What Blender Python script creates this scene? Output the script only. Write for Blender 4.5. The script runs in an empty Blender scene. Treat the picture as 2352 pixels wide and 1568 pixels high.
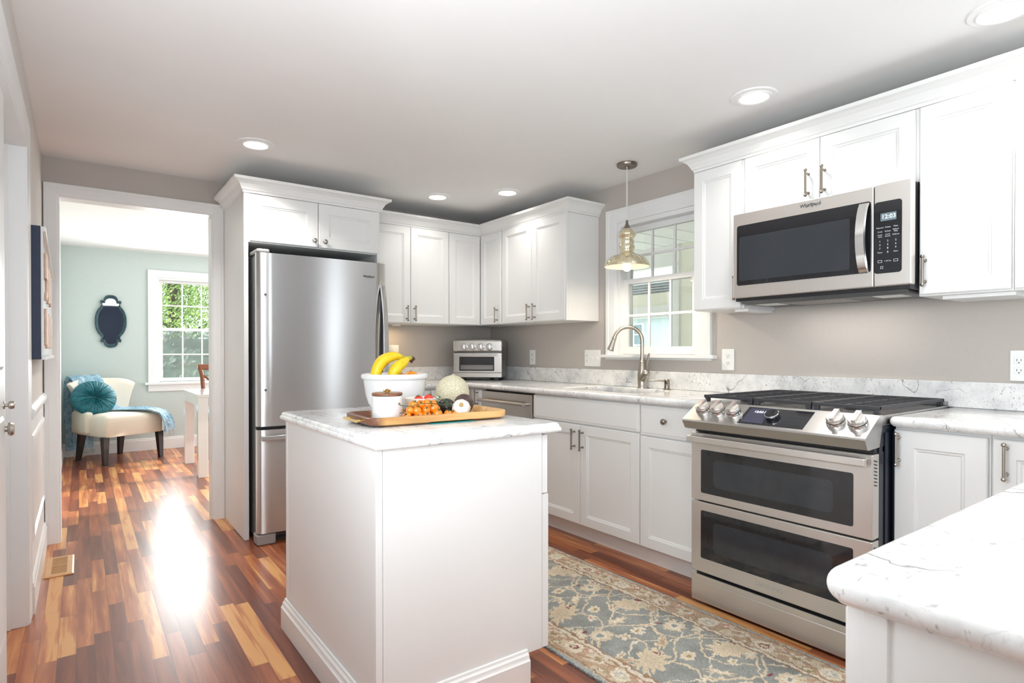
import bpy, bmesh, math, random
from mathutils import Vector, Matrix, noise
random.seed(7)
sc = bpy.context.scene
COL = sc.collection
# ------------------------------------------------------------------ camera, world, lights, exposure
cam_d = bpy.data.cameras.new('camera'); cam = bpy.data.objects.new('camera', cam_d); COL.objects.link(cam)
cam_d.sensor_fit = 'HORIZONTAL'; cam_d.sensor_width = 36.0
cam_d.lens = 36.0 * 1348.97 / 2352.0
cam_d.shift_y = 33.42 / 2352.0
cam_d.clip_start = 0.02
cam.location = (-3.0539, -4.5015, 1.1577)
cam.rotation_euler = (math.radians(90 - 0.3987), 0, math.radians(-36.2539))
sc.camera = cam
sc.view_settings.view_transform = 'Standard'; sc.view_settings.look = 'None'
sc.view_settings.gamma = 1.0; sc.view_settings.use_curve_mapping = False
sc.view_settings.exposure = 0.32
sc.cycles.use_denoising = True
sc.cycles.max_bounces = 10; sc.cycles.diffuse_bounces = 6; sc.cycles.glossy_bounces = 5
sc.cycles.transparent_max_bounces = 12; sc.cycles.transmission_bounces = 6
sc.cycles.caustics_reflective = False; sc.cycles.caustics_refractive = False
sc.cycles.sample_clamp_indirect = 6.0
world = bpy.data.worlds.new('world'); sc.world = world; world.use_nodes = True
wn = world.node_tree.nodes; wl = world.node_tree.links
wbg = wn['Background']
wbg.inputs['Color'].default_value = (0.86, 0.93, 1.0, 1); wbg.inputs['Strength'].default_value = 2.7

def lamp(name, kind, loc, energy, color=(1, 1, 1), rot=None, aim=None, size=0.1, size_y=None, spread=None, shape=None, angle=None, parent=None):
    d = bpy.data.lights.new(name, kind); o = bpy.data.objects.new(name, d); COL.objects.link(o)
    d.energy = energy; d.color = color; o.location = loc
    if kind == 'AREA':
        d.size = size
        if size_y: d.shape = 'RECTANGLE'; d.size_y = size_y
        if shape: d.shape = shape
        if spread: d.spread = math.radians(spread)
    if kind == 'POINT': d.shadow_soft_size = size
    if kind == 'SUN': d.angle = angle or 0.01
    if aim is not None:
        o.rotation_euler = (Vector(aim) - Vector(loc)).to_track_quat('-Z', 'Y').to_euler()
    elif rot: o.rotation_euler = rot
    if parent: o.parent = parent
    return o
SUN_E = 5.0
lamp('sun', 'SUN', (8, 2, 6), SUN_E, (1.0, 0.93, 0.82), aim=(8 - 6.0, 2 + 0.35, 6 - 2.2), angle=0.012)
lamp('rear_fill_light', 'AREA', (-1.80, -6.36, 1.3), 14, (0.885, 0.95, 1.0), aim=(-1.75, 0, 8.5), size=0.52, size_y=1.9)  # added fill light, tilted at the ceiling; its rear window is made up
lamp('left_fill_light', 'AREA', (-3.17, -5.55, 1.45), 30, (0.885, 0.95, 1.0), aim=(0, -4.6, 5.6), size=1.1, size_y=1.3)  # added fill for the sink-side cabinet fronts, in a made-up window
lamp('near_fill_light', 'AREA', (-3.19, -3.70, 1.45), 36, (0.885, 0.95, 1.0), aim=(-0.8, -2.2, 3.0), size=1.2, size_y=1.3)  # fill added beside the camera to even out cabinet fronts and ceiling
lamp('side_window_daylight', 'AREA', (-0.07, -5.30, 1.42), 20, (0.885, 0.95, 1.0), aim=(-3, -4.9, 2.6), size=0.42, size_y=1.35)
lamp('dining_window_daylight', 'AREA', (-1.95, 3.58, 1.42), 36, (0.97, 1.0, 1.0), aim=(-2.1, 0, 0.9), size=0.75, size_y=1.1)
lamp('dining_slider_daylight', 'AREA', (0.5, 1.45, 1.1), 50, (1.0, 0.99, 0.97), aim=(-3, 1.5, 0.9), size=2.0, size_y=1.9)

# ------------------------------------------------------------------ dimensions
H = 2.3355; CT = 0.92; CB = 0.884; UB = 1.3815; UT = 2.14; UD = 0.3174; BD = 0.6153; BS = 1.031
WX = -3.241   # left wall
# ------------------------------------------------------------------ materials
def mat(name): 
    m = bpy.data.materials.new(name); m.use_nodes = True
    return m, m.node_tree.nodes, m.node_tree.links, m.node_tree.nodes['Principled BSDF']
def S(b, **k):
    for a, v in k.items():
        key = {'col': 'Base Color', 'rough': 'Roughness', 'metal': 'Metallic', 'spec': 'Specular IOR Level', 'coat': 'Coat Weight',
               'coat_rough': 'Coat Roughness', 'trans': 'Transmission Weight', 'ior': 'IOR', 'sheen': 'Sheen Weight', 'ecol': 'Emission Color', 'estr': 'Emission Strength',
               'aniso': 'Anisotropic', 'sss': 'Subsurface Weight', 'alpha': 'Alpha'}[a]
        if a in ('col', 'ecol'): v = (*v, 1)
        b.inputs[key].default_value = v
def tex(n, l, kind, src=None, **k):
    t = n.new('ShaderNodeTex' + kind)
    for a, v in k.items():
        if a in t.inputs: t.inputs[a].default_value = v
        else: setattr(t, a, v)
    if src is not None: l.new(src, t.inputs['Vector'])
    return t
def coords(n, l, scale=(1, 1, 1), rot=(0, 0, 0), which='Object', loc=(0, 0, 0)):
    c = n.new('ShaderNodeTexCoord'); m = n.new('ShaderNodeMapping')
    m.inputs['Scale'].default_value = scale; m.inputs['Rotation'].default_value = rot; m.inputs['Location'].default_value = loc
    l.new(c.outputs[which], m.inputs['Vector']); return m.outputs['Vector']
def ramp(n, l, src, stops, interp='LINEAR'):
    r = n.new('ShaderNodeValToRGB'); e = r.color_ramp.elements; r.color_ramp.interpolation = interp
    while len(e) > 1: e.remove(e[-1])
    e[0].position = stops[0][0]; e[0].color = (*stops[0][1], 1) if len(stops[0][1]) == 3 else stops[0][1]
    for p, c in stops[1:]:
        x = e.new(p); x.color = (*c, 1) if len(c) == 3 else c
    l.new(src, r.inputs['Fac']); return r.outputs['Color']
def math_(n, l, op, a, b=None, c=None):
    m = n.new('ShaderNodeMath'); m.operation = op
    for i, v in enumerate((a, b, c)):
        if v is None: continue
        if isinstance(v, (int, float)): m.inputs[i].default_value = v
        else: l.new(v, m.inputs[i])
    return m.outputs[0]
def mix(n, l, fac, a, b, blend='MIX'):
    m = n.new('ShaderNodeMix'); m.data_type = 'RGBA'; m.blend_type = blend
    for s, v in ((0, fac), (6, a), (7, b)):
        if isinstance(v, (int, float)): m.inputs[s].default_value = v
        elif isinstance(v, tuple): m.inputs[s].default_value = (*v, 1)
        else: l.new(v, m.inputs[s])
    return m.outputs[2]
def bump(n, l, b, h, strength=0.2, dist=0.002):
    u = n.new('ShaderNodeBump'); u.inputs['Strength'].default_value = strength; u.inputs['Distance'].default_value = dist
    l.new(h, u.inputs['Height']); l.new(u.outputs['Normal'], b.inputs['Normal'])
M = {}
def simple(name, col, rough=0.5, noise_scale=None, var=0.04, bmp=0.0, stretch=(1, 1, 1), **k):
    """plain paint / metal / plastic with a faint procedural mottling"""
    m, n, l, b = mat(name); S(b, col=col, rough=rough, **k)
    if noise_scale:
        t = tex(n, l, 'Noise', coords(n, l, stretch), Scale=noise_scale, Detail=4.0)
        lo = tuple(max(0, c * (1 - var)) for c in col); hi = tuple(min(1, c * (1 + var)) for c in col)
        l.new(ramp(n, l, t.outputs['Fac'], [(0.3, lo), (0.7, hi)]), b.inputs['Base Color'])
        if bmp: bump(n, l, b, t.outputs['Fac'], bmp)
    M[name] = m; return m
simple('cabinet_paint', (0.798, 0.80, 0.792), 0.38, 3, 0.012)
simple('trim_paint', (0.81, 0.82, 0.82), 0.4, 3, 0.012)
simple('ceiling_paint', (0.865, 0.862, 0.858), 0.9, 2, 0.01)
simple('wall_paint', (0.49, 0.452, 0.418), 0.8, 60, 0.015, 0.05)
simple('wall_pale', (0.66, 0.63, 0.60), 0.8, 60, 0.012, 0.05)
simple('mint_paint', (0.545, 0.615, 0.60), 0.8, 30, 0.012)
simple('navy_paint', (0.008, 0.012, 0.026), 0.8, 30, 0.02)
simple('nickel', (0.50, 0.455, 0.40), 0.3, 200, 0.05, metal=1.0)
simple('dark_nickel', (0.30, 0.255, 0.215), 0.3, 200, 0.05, metal=1.0)
simple('chrome', (0.75, 0.74, 0.73), 0.14, 100, 0.02, metal=1.0)
simple('black_iron', (0.035, 0.035, 0.04), 0.5, 300, 0.3, 0.1)
simple('black_plastic', (0.02, 0.021, 0.024), 0.35, 80, 0.1)
simple('dark_grey_plastic', (0.09, 0.095, 0.10), 0.45, 80, 0.05)
simple('grey_plastic', (0.30, 0.295, 0.29), 0.45, 80, 0.04)
simple('navy_enamel', (0.010, 0.016, 0.030), 0.28, 40, 0.1)
simple('white_plastic', (0.85, 0.85, 0.83), 0.3, 50, 0.01)
simple('porcelain', (0.77, 0.785, 0.79), 0.12, 20, 0.01, coat=0.4)
simple('ivory_glaze', (0.80, 0.79, 0.72), 0.15, 20, 0.03)
simple('black_glass', (0.012, 0.013, 0.016), 0.03, 20, 0.1, spec=0.6)
simple('oven_glass', (0.020, 0.020, 0.022), 0.03, 20, 0.1, spec=0.65)
simple('oven_inner', (0.034, 0.038, 0.043), 0.08, 20, 0.1, spec=0.6)
simple('mw_mesh', (0.030, 0.036, 0.044), 0.10, 900, 0.25, spec=0.6)
simple('brass', (0.78, 0.52, 0.18), 0.2, 60, 0.04, metal=1.0)
simple('navy_wood', (0.012, 0.022, 0.06), 0.5, 30, 0.1)
simple('letter_wood', (0.60, 0.46, 0.36), 0.6, 40, 0.15, stretch=(8, 8, 1))
simple('espresso_wood', (0.022, 0.014, 0.012), 0.3, 30, 0.2, stretch=(8, 8, 1))
simple('cherry_wood', (0.20, 0.06, 0.022), 0.3, 30, 0.2, stretch=(8, 8, 1))
simple('linen', (0.76, 0.70, 0.60), 0.9, 350, 0.06, 0.2)
simple('white_lacquer', (0.83, 0.83, 0.82), 0.12, 10, 0.01, coat=0.5)
simple('banana_tip', (0.10, 0.045, 0.02), 0.7, 120, 0.3, 0.2)
simple('stem_green', (0.05, 0.09, 0.02), 0.6, 100, 0.2)
simple('red_tomato', (0.72, 0.035, 0.012), 0.12, 20, 0.06, coat=0.5)
simple('orange_tomato', (0.86, 0.215, 0.008), 0.16, 40, 0.10, coat=0.5)
simple('orange_peel', (0.88, 0.33, 0.01), 0.4, 250, 0.06, 0.4)
simple('teal_cloth', (0.01, 0.20, 0.19), 0.8, 300, 0.1, 0.2)
simple('paper_white', (0.85, 0.84, 0.80), 0.9, 60, 0.02, 0.2)
simple('vent_wood', (0.62, 0.36, 0.17), 0.4, 40, 0.12, stretch=(2, 20, 2))
simple('mirror', (0.8, 0.85, 0.88), 0.02, 5, 0.01, metal=1.0)
simple('mirror_frame', (0.018, 0.060, 0.078), 0.45, 60, 0.6, 0.3)
simple('ext_white', (0.92, 0.94, 0.93), 0.7, 5, 0.03)
simple('ext_cream', (0.93, 0.93, 0.82), 0.7, 5, 0.03)
simple('ext_siding', (0.66, 0.73, 0.71), 0.7, 5, 0.03)
simple('ext_roof', (0.32, 0.34, 0.35), 0.9, 20, 0.15)
simple('ext_glass', (0.25, 0.33, 0.36), 0.05, 5, 0.1)
simple('lawn', (0.48, 0.50, 0.45), 0.95, 6, 0.4)
simple('bark', (0.09, 0.065, 0.045), 0.9, 20, 0.3, 0.3)
simple('hedge_leaf', (0.58, 0.64, 0.56), 0.7, 3, 0.5)
simple('cord_white', (0.72, 0.70, 0.66), 0.5, 50, 0.02)
simple('sink_steel', (0.40, 0.36, 0.33), 0.3, 60, 0.08, metal=1.0)
simple('cooktop_steel', (0.50, 0.49, 0.48), 0.25, 60, 0.05, metal=1.0)

def stainless(name, col, rough, vertical=True, var=0.02, aniso=0.0, arot=0.0):
    m, n, l, b = mat(name); S(b, col=col, rough=rough, metal=1.0)
    v = coords(n, l, (1400, 1400, 6) if not vertical else (6, 6, 1400))
    t = tex(n, l, 'Noise', v, Scale=1.0, Detail=1.0)
    l.new(ramp(n, l, t.outputs['Fac'], [(0.2, tuple(c * (1 - var) for c in col)), (0.8, tuple(min(1, c * (1 + var)) for c in col))]), b.inputs['Base Color'])
    if aniso:
        b.inputs['Anisotropic'].default_value = aniso; b.inputs['Anisotropic Rotation'].default_value = arot
        tg = n.new('ShaderNodeTangent'); tg.direction_type = 'RADIAL'; tg.axis = 'Z'; l.new(tg.outputs[0], b.inputs['Tangent'])
    M[name] = m
stainless('stainless', (0.72, 0.69, 0.66), 0.30); M['stainless'].node_tree.nodes['Principled BSDF'].inputs['Metallic'].default_value = 0.85
stainless('stainless_panel', (0.50, 0.49, 0.48), 0.30)
stainless('stainless_fridge', (0.60, 0.60, 0.605), 0.28, True, aniso=0.95, arot=0.25)
stainless('stainless_side', (0.46, 0.45, 0.435), 0.36, False)
stainless('stainless_toaster', (0.72, 0.70, 0.67), 0.22)
stainless('stainless_warm', (0.60, 0.565, 0.525), 0.3)

def marble():
    m, n, l, b = mat('marble'); S(b, rough=0.13, spec=0.5)
    v = coords(n, l)
    cloud = tex(n, l, 'Noise', v, Scale=11.0, Detail=8.0, Roughness=0.62)
    col = ramp(n, l, cloud.outputs['Fac'], [(0.30, (0.60, 0.605, 0.61)), (0.47, (0.76, 0.76, 0.755)), (0.62, (0.85, 0.845, 0.835))])
    warp = tex(n, l, 'Noise', v, Scale=10.0, Detail=5.0)
    add = n.new('ShaderNodeVectorMath'); add.operation = 'MULTIPLY_ADD'
    l.new(warp.outputs['Color'], add.inputs[0]); add.inputs[1].default_value = (0.09, 0.09, 0.09); l.new(v, add.inputs[2])
    for sc_v, wid, msc, m0, m1, op, dark in ((4.5, 0.0045, 3.5, 0.50, 0.58, 0.85, 0.15), (11.0, 0.010, 6.0, 0.47, 0.60, 0.36, 0.24), (24.0, 0.014, 9.0, 0.48, 0.62, 0.22, 0.28)):
        nz = tex(n, l, 'Noise', add.outputs[0], Scale=sc_v, Detail=2.0)
        d = math_(n, l, 'ABSOLUTE', math_(n, l, 'SUBTRACT', nz.outputs['Fac'], 0.5))
        line = ramp(n, l, d, [(0.0, (1, 1, 1)), (wid * 0.5, (0.8,) * 3), (wid * 1.6, (0, 0, 0))])
        mk = tex(n, l, 'Noise', v, Scale=msc, Detail=3.0)
        f = math_(n, l, 'MULTIPLY', math_(n, l, 'MULTIPLY', line, ramp(n, l, mk.outputs['Fac'], [(m0, (0, 0, 0)), (m1, (1, 1, 1))])), op)
        col = mix(n, l, f, col, (dark, dark, dark * 1.04))
    for scl, rot, th, op in (((34, 120, 60), (0.6, 0.5, 0.7), 0.61, 0.65), ((140, 50, 70), (0.3, 0.9, 0.2), 0.62, 0.55)):
        sp = tex(n, l, 'Noise', coords(n, l, scl, rot), Scale=1.0, Detail=2.0)
        mk = tex(n, l, 'Noise', v, Scale=8.0, Detail=3.0)
        f = math_(n, l, 'MULTIPLY', math_(n, l, 'MULTIPLY', ramp(n, l, sp.outputs['Fac'], [(th, (0, 0, 0)), (th + 0.10, (1, 1, 1))]), ramp(n, l, mk.outputs['Fac'], [(0.42, (0, 0, 0)), (0.58, (1, 1, 1))])), op)
        col = mix(n, l, f, col, (0.20, 0.20, 0.205))
    l.new(col, b.inputs['Base Color']); M['marble'] = m
marble()

def plank_floor():
    m, n, l, b = mat('plank_floor'); S(b, spec=0.5)
    c = n.new('ShaderNodeTexCoord'); sep = n.new('ShaderNodeSeparateXYZ'); l.new(c.outputs['Object'], sep.inputs[0])
    W = 0.058
    xs = math_(n, l, 'DIVIDE', sep.outputs['X'], W); col_i = math_(n, l, 'FLOOR', xs); fx = math_(n, l, 'FRACT', xs)
    w1 = n.new('ShaderNodeTexWhiteNoise'); w1.noise_dimensions = '1D'; l.new(col_i, w1.inputs['W'])
    lenf = math_(n, l, 'MULTIPLY_ADD', w1.outputs['Value'], 0.5, 0.42)
    ys = math_(n, l, 'ADD', math_(n, l, 'DIVIDE', sep.outputs['Y'], lenf), math_(n, l, 'MULTIPLY', w1.outputs['Value'], 37.7))
    row_i = math_(n, l, 'FLOOR', ys); fy = math_(n, l, 'FRACT', ys)
    cb = n.new('ShaderNodeCombineXYZ'); l.new(col_i, cb.inputs[0]); l.new(row_i, cb.inputs[1])
    w2 = n.new('ShaderNodeTexWhiteNoise'); w2.noise_dimensions = '2D'; l.new(cb.outputs[0], w2.inputs['Vector'])
    off = n.new('ShaderNodeVectorMath'); off.operation = 'MULTIPLY_ADD'; l.new(w2.outputs['Color'], off.inputs[0]); off.inputs[1].default_value = (7, 9, 3); l.new(c.outputs['Object'], off.inputs[2])
    mp = n.new('ShaderNodeMapping'); mp.inputs['Scale'].default_value = (30, 2.0, 1); l.new(off.outputs[0], mp.inputs['Vector'])
    g1 = tex(n, l, 'Noise', mp.outputs['Vector'], Scale=1.0, Detail=3.0, Distortion=0.0)
    mp2 = n.new('ShaderNodeMapping'); mp2.inputs['Scale'].default_value = (110, 2.5, 1); l.new(off.outputs[0], mp2.inputs['Vector'])
    g2 = tex(n, l, 'Noise', mp2.outputs['Vector'], Scale=1.0, Detail=3.0)
    t = math_(n, l, 'ADD', w2.outputs['Value'], math_(n, l, 'MULTIPLY', math_(n, l, 'SUBTRACT', g1.outputs['Fac'], 0.5), 1.5))
    t = math_(n, l, 'ADD', t, math_(n, l, 'MULTIPLY', math_(n, l, 'SUBTRACT', g2.outputs['Fac'], 0.5), 0.10))
    colr = ramp(n, l, t, [(0.0, (0.145, 0.044, 0.027)), (0.28, (0.225, 0.070, 0.036)), (0.60, (0.335, 0.104, 0.046)), (0.80, (0.46, 0.165, 0.064)), (0.95, (0.59, 0.262, 0.094)), (1.0, (0.65, 0.335, 0.125))])
    ex = math_(n, l, 'MINIMUM', fx, math_(n, l, 'SUBTRACT', 1.0, fx)); ey = math_(n, l, 'MULTIPLY', math_(n, l, 'MINIMUM', fy, math_(n, l, 'SUBTRACT', 1.0, fy)), math_(n, l, 'DIVIDE', lenf, W))
    e = math_(n, l, 'MINIMUM', ex, ey)
    gap = ramp(n, l, e, [(0.0, (0, 0, 0)), (0.028, (1, 1, 1))])
    cc = mix(n, l, gap, mix(n, l, 0.55, colr, (0.02, 0.01, 0.006)), colr)
    l.new(cc, b.inputs['Base Color'])
    S(b, rough=0.28)
    bump(n, l, b, gap, 0.10, 0.0006); M['plank_floor'] = m
plank_floor()

def tray_wood():
    m, n, l, b = mat('tray_wood'); S(b, rough=0.35)
    t = tex(n, l, 'Noise', coords(n, l, (3, 45, 45)), Scale=1.0, Detail=5.0, Distortion=0.6)
    col = ramp(n, l, t.outputs['Fac'], [(0.3, (0.42, 0.20, 0.065)), (0.5, (0.62, 0.35, 0.13)), (0.7, (0.74, 0.47, 0.20))])
    k = tex(n, l, 'Noise', coords(n, l, (5, 3, 3)), Scale=1.0, Detail=1.0)
    cx_ = n.new('ShaderNodeTexCoord'); sx_ = n.new('ShaderNodeSeparateXYZ'); l.new(cx_.outputs['Object'], sx_.inputs[0])
    kf = math_(n, l, 'ADD', math_(n, l, 'MULTIPLY', sx_.outputs['X'], -4.5), math_(n, l, 'MULTIPLY', math_(n, l, 'SUBTRACT', k.outputs['Fac'], 0.5), 0.9))
    f = ramp(n, l, kf, [(0.90, (0, 0, 0)), (0.98, (1, 1, 1))])
    l.new(mix(n, l, f, col, (0.15, 0.06, 0.03)), b.inputs['Base Color']); M['tray_wood'] = m
    m, n, l, b = mat('lid_wood'); S(b, rough=0.35)
    t = tex(n, l, 'Noise', coords(n, l, (4, 60, 60)), Scale=1.0, Detail=4.0)
    l.new(ramp(n, l, t.outputs['Fac'], [(0.3, (0.12, 0.045, 0.02)), (0.7, (0.30, 0.13, 0.06))]), b.inputs['Base Color']); M['lid_wood'] = m
tray_wood()

def produce():
    m, n, l, b = mat('melon_rind'); S(b, rough=0.7)
    v = coords(n, l, (1, 1, 0.75))
    vo = tex(n, l, 'Voronoi', v, Scale=170.0, feature='DISTANCE_TO_EDGE', Randomness=1.0)
    f = ramp(n, l, vo.outputs['Distance'], [(0.08, (1, 1, 1)), (0.26, (0, 0, 0))])
    l.new(mix(n, l, f, (0.46, 0.42, 0.26), (0.66, 0.61, 0.46)), b.inputs['Base Color']); bump(n, l, b, f, 0.5, 0.0015); M['melon_rind'] = m
    m, n, l, b = mat('avocado_skin'); S(b, rough=0.35)
    t = tex(n, l, 'Voronoi', coords(n, l), Scale=160.0); q = tex(n, l, 'Noise', coords(n, l), Scale=25.0)
    l.new(ramp(n, l, q.outputs['Fac'], [(0.3, (0.008, 0.008, 0.010)), (0.7, (0.022, 0.022, 0.022))]), b.inputs['Base Color']); bump(n, l, b, t.outputs['Distance'], 0.6, 0.002); M['avocado_skin'] = m
    m, n, l, b = mat('avocado_brown'); S(b, rough=0.4)
    t = tex(n, l, 'Voronoi', coords(n, l), Scale=170.0); q = tex(n, l, 'Noise', coords(n, l), Scale=25.0)
    l.new(ramp(n, l, q.outputs['Fac'], [(0.3, (0.035, 0.018, 0.016)), (0.7, (0.085, 0.045, 0.04))]), b.inputs['Base Color']); bump(n, l, b, t.outputs['Distance'], 0.8, 0.002); M['avocado_brown'] = m
    m, n, l, b = mat('garlic_skin'); S(b, rough=0.55, sss=0.1)
    t = tex(n, l, 'Noise', coords(n, l, (30, 30, 6)), Scale=1.0, Detail=4.0)
    l.new(ramp(n, l, t.outputs['Fac'], [(0.35, (0.58, 0.51, 0.46)), (0.6, (0.76, 0.73, 0.69))]), b.inputs['Base Color']); M['garlic_skin'] = m
    simple('garlic_root', (0.40, 0.27, 0.10), 0.9, 250, 0.4, 0.4)
    m, n, l, b = mat('banana_skin'); S(b, rough=0.4)
    t = tex(n, l, 'Noise', coords(n, l), Scale=60.0, Detail=5.0)
    l.new(ramp(n, l, t.outputs['Fac'], [(0.28, (0.42, 0.24, 0.02)), (0.36, (0.72, 0.48, 0.010)), (0.7, (0.80, 0.57, 0.015))]), b.inputs['Base Color']); M['banana_skin'] = m
    simple('banana_green', (0.45, 0.42, 0.03), 0.45, 60, 0.15)
produce()

def fabrics():
    m, n, l, b = mat('teal_velvet'); S(b, rough=0.5, sheen=0.08)
    t = tex(n, l, 'Noise', coords(n, l), Scale=30.0, Detail=3.0)
    l.new(ramp(n, l, t.outputs['Fac'], [(0.3, (0.0, 0.070, 0.095)), (0.7, (0.0, 0.155, 0.195))]), b.inputs['Base Color']); M['teal_velvet'] = m
    m, n, l, b = mat('blue_throw'); S(b, rough=0.95)
    t = tex(n, l, 'Voronoi', coords(n, l, (70, 130, 70)), Scale=1.0); q = tex(n, l, 'Noise', coords(n, l), Scale=9.0)
    c1 = ramp(n, l, q.outputs['Fac'], [(0.35, (0.13, 0.28, 0.40)), (0.65, (0.34, 0.51, 0.62))])
    f = ramp(n, l, t.outputs['Distance'], [(0.2, (1, 1, 1)), (0.7, (0, 0, 0))])
    l.new(mix(n, l, math_(n, l, 'MULTIPLY', f, 0.55), c1, (0.62, 0.75, 0.80)), b.inputs['Base Color']); bump(n, l, b, t.outputs['Distance'], 0.8, 0.004); M['blue_throw'] = m
    simple('throw_fringe', (0.62, 0.67, 0.68), 0.95, 80, 0.2)
    m, n, l, b = mat('rug_pile'); S(b, rough=1.0, sheen=0.15)
    a = n.new('ShaderNodeVertexColor'); a.layer_name = 'pattern'
    t = tex(n, l, 'Noise', coords(n, l), Scale=420.0, Detail=2.0)
    f = ramp(n, l, t.outputs['Fac'], [(0.3, (0.62,) * 3), (0.7, (1.25,) * 3)])
    l.new(mix(n, l, 1.0, a.outputs['Color'], f, 'MULTIPLY'), b.inputs['Base Color']); bump(n, l, b, t.outputs['Fac'], 0.7, 0.004); M['rug_pile'] = m
    simple('rug_fringe', (0.17, 0.21, 0.22), 1.0, 300, 0.3, 0.3)
fabrics()

def glassy():
    m, n, l, b = mat('window_glass'); n.remove(b); out = n['Material Output']
    tr = n.new('ShaderNodeBsdfTransparent'); tr.inputs[0].default_value = (0.93, 0.96, 0.95, 1)
    g = n.new('ShaderNodeBsdfGlossy'); g.inputs['Roughness'].default_value = 0.02
    lw = n.new('ShaderNodeFresnel'); lw.inputs['IOR'].default_value = 1.4
    x = n.new('ShaderNodeMixShader'); l.new(lw.outputs[0], x.inputs[0]); l.new(tr.outputs[0], x.inputs[1]); l.new(g.outputs[0], x.inputs[2]); l.new(x.outputs[0], out.inputs[0]); M['window_glass'] = m
    m, n, l, b = mat('insect_screen'); n.remove(b); out = n['Material Output']
    tr = n.new('ShaderNodeBsdfTransparent'); d = n.new('ShaderNodeBsdfDiffuse'); d.inputs[0].default_value = (0.55, 0.58, 0.57, 1)
    x = n.new('ShaderNodeMixShader'); x.inputs[0].default_value = 0.4
    l.new(tr.outputs[0], x.inputs[1]); l.new(d.outputs[0], x.inputs[2]); l.new(x.outputs[0], out.inputs[0]); M['insect_screen'] = m
    m, n, l, b = mat('amber_glass'); S(b, col=(0.80, 0.70, 0.48), rough=0.08, metal=0.7, coat=0.6)
    t = tex(n, l, 'Noise', coords(n, l), Scale=45.0, Detail=6.0)
    l.new(ramp(n, l, t.outputs['Fac'], [(0.35, (0.70, 0.60, 0.36)), (0.55, (0.86, 0.79, 0.58)), (0.75, (0.93, 0.90, 0.80))]), b.inputs['Base Color']); M['amber_glass'] = m
    simple('shade_inside', (0.85, 0.80, 0.70), 0.5, 10, 0.01)
    for nm, colr, st in (('lens_glow', (1.0, 0.95, 0.86), 5.0), ('bulb_glow', (1.0, 0.88, 0.68), 8.0), ('lcd_glow', (0.55, 0.85, 0.95), 1.3), ('oled_glow', (0.8, 0.85, 1.0), 1.6)):
        m, n, l, b = mat(nm); S(b, col=(0.8, 0.8, 0.8), ecol=colr, estr=st); M[nm] = m
    simple('key_print', (0.62, 0.66, 0.72), 0.5, 20, 0.02)
    simple('lcd_panel', (0.16, 0.21, 0.24), 0.15, 20, 0.05)
    simple('screen_panel', (0.05, 0.05, 0.085), 0.06, 20, 0.05)
    simple('logo_dark', (0.05, 0.05, 0.055), 0.4, 20, 0.05)
    simple('logo_faint', (0.56, 0.54, 0.52), 0.4, 20, 0.05, metal=0.7)
    simple('red_mark', (0.75, 0.12, 0.10), 0.5, 20, 0.05)
glassy()
def leaves():
    for nm, a, c in (('tree_leaf', (0.10, 0.19, 0.03), (0.42, 0.56, 0.15)),):
        m, n, l, b = mat(nm); S(b, rough=0.6)
        t = tex(n, l, 'Noise', coords(n, l), Scale=2.2, Detail=4.0)
        l.new(ramp(n, l, t.outputs['Fac'], [(0.35, a), (0.65, c)]), b.inputs['Base Color']); M[nm] = m
leaves()
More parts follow.
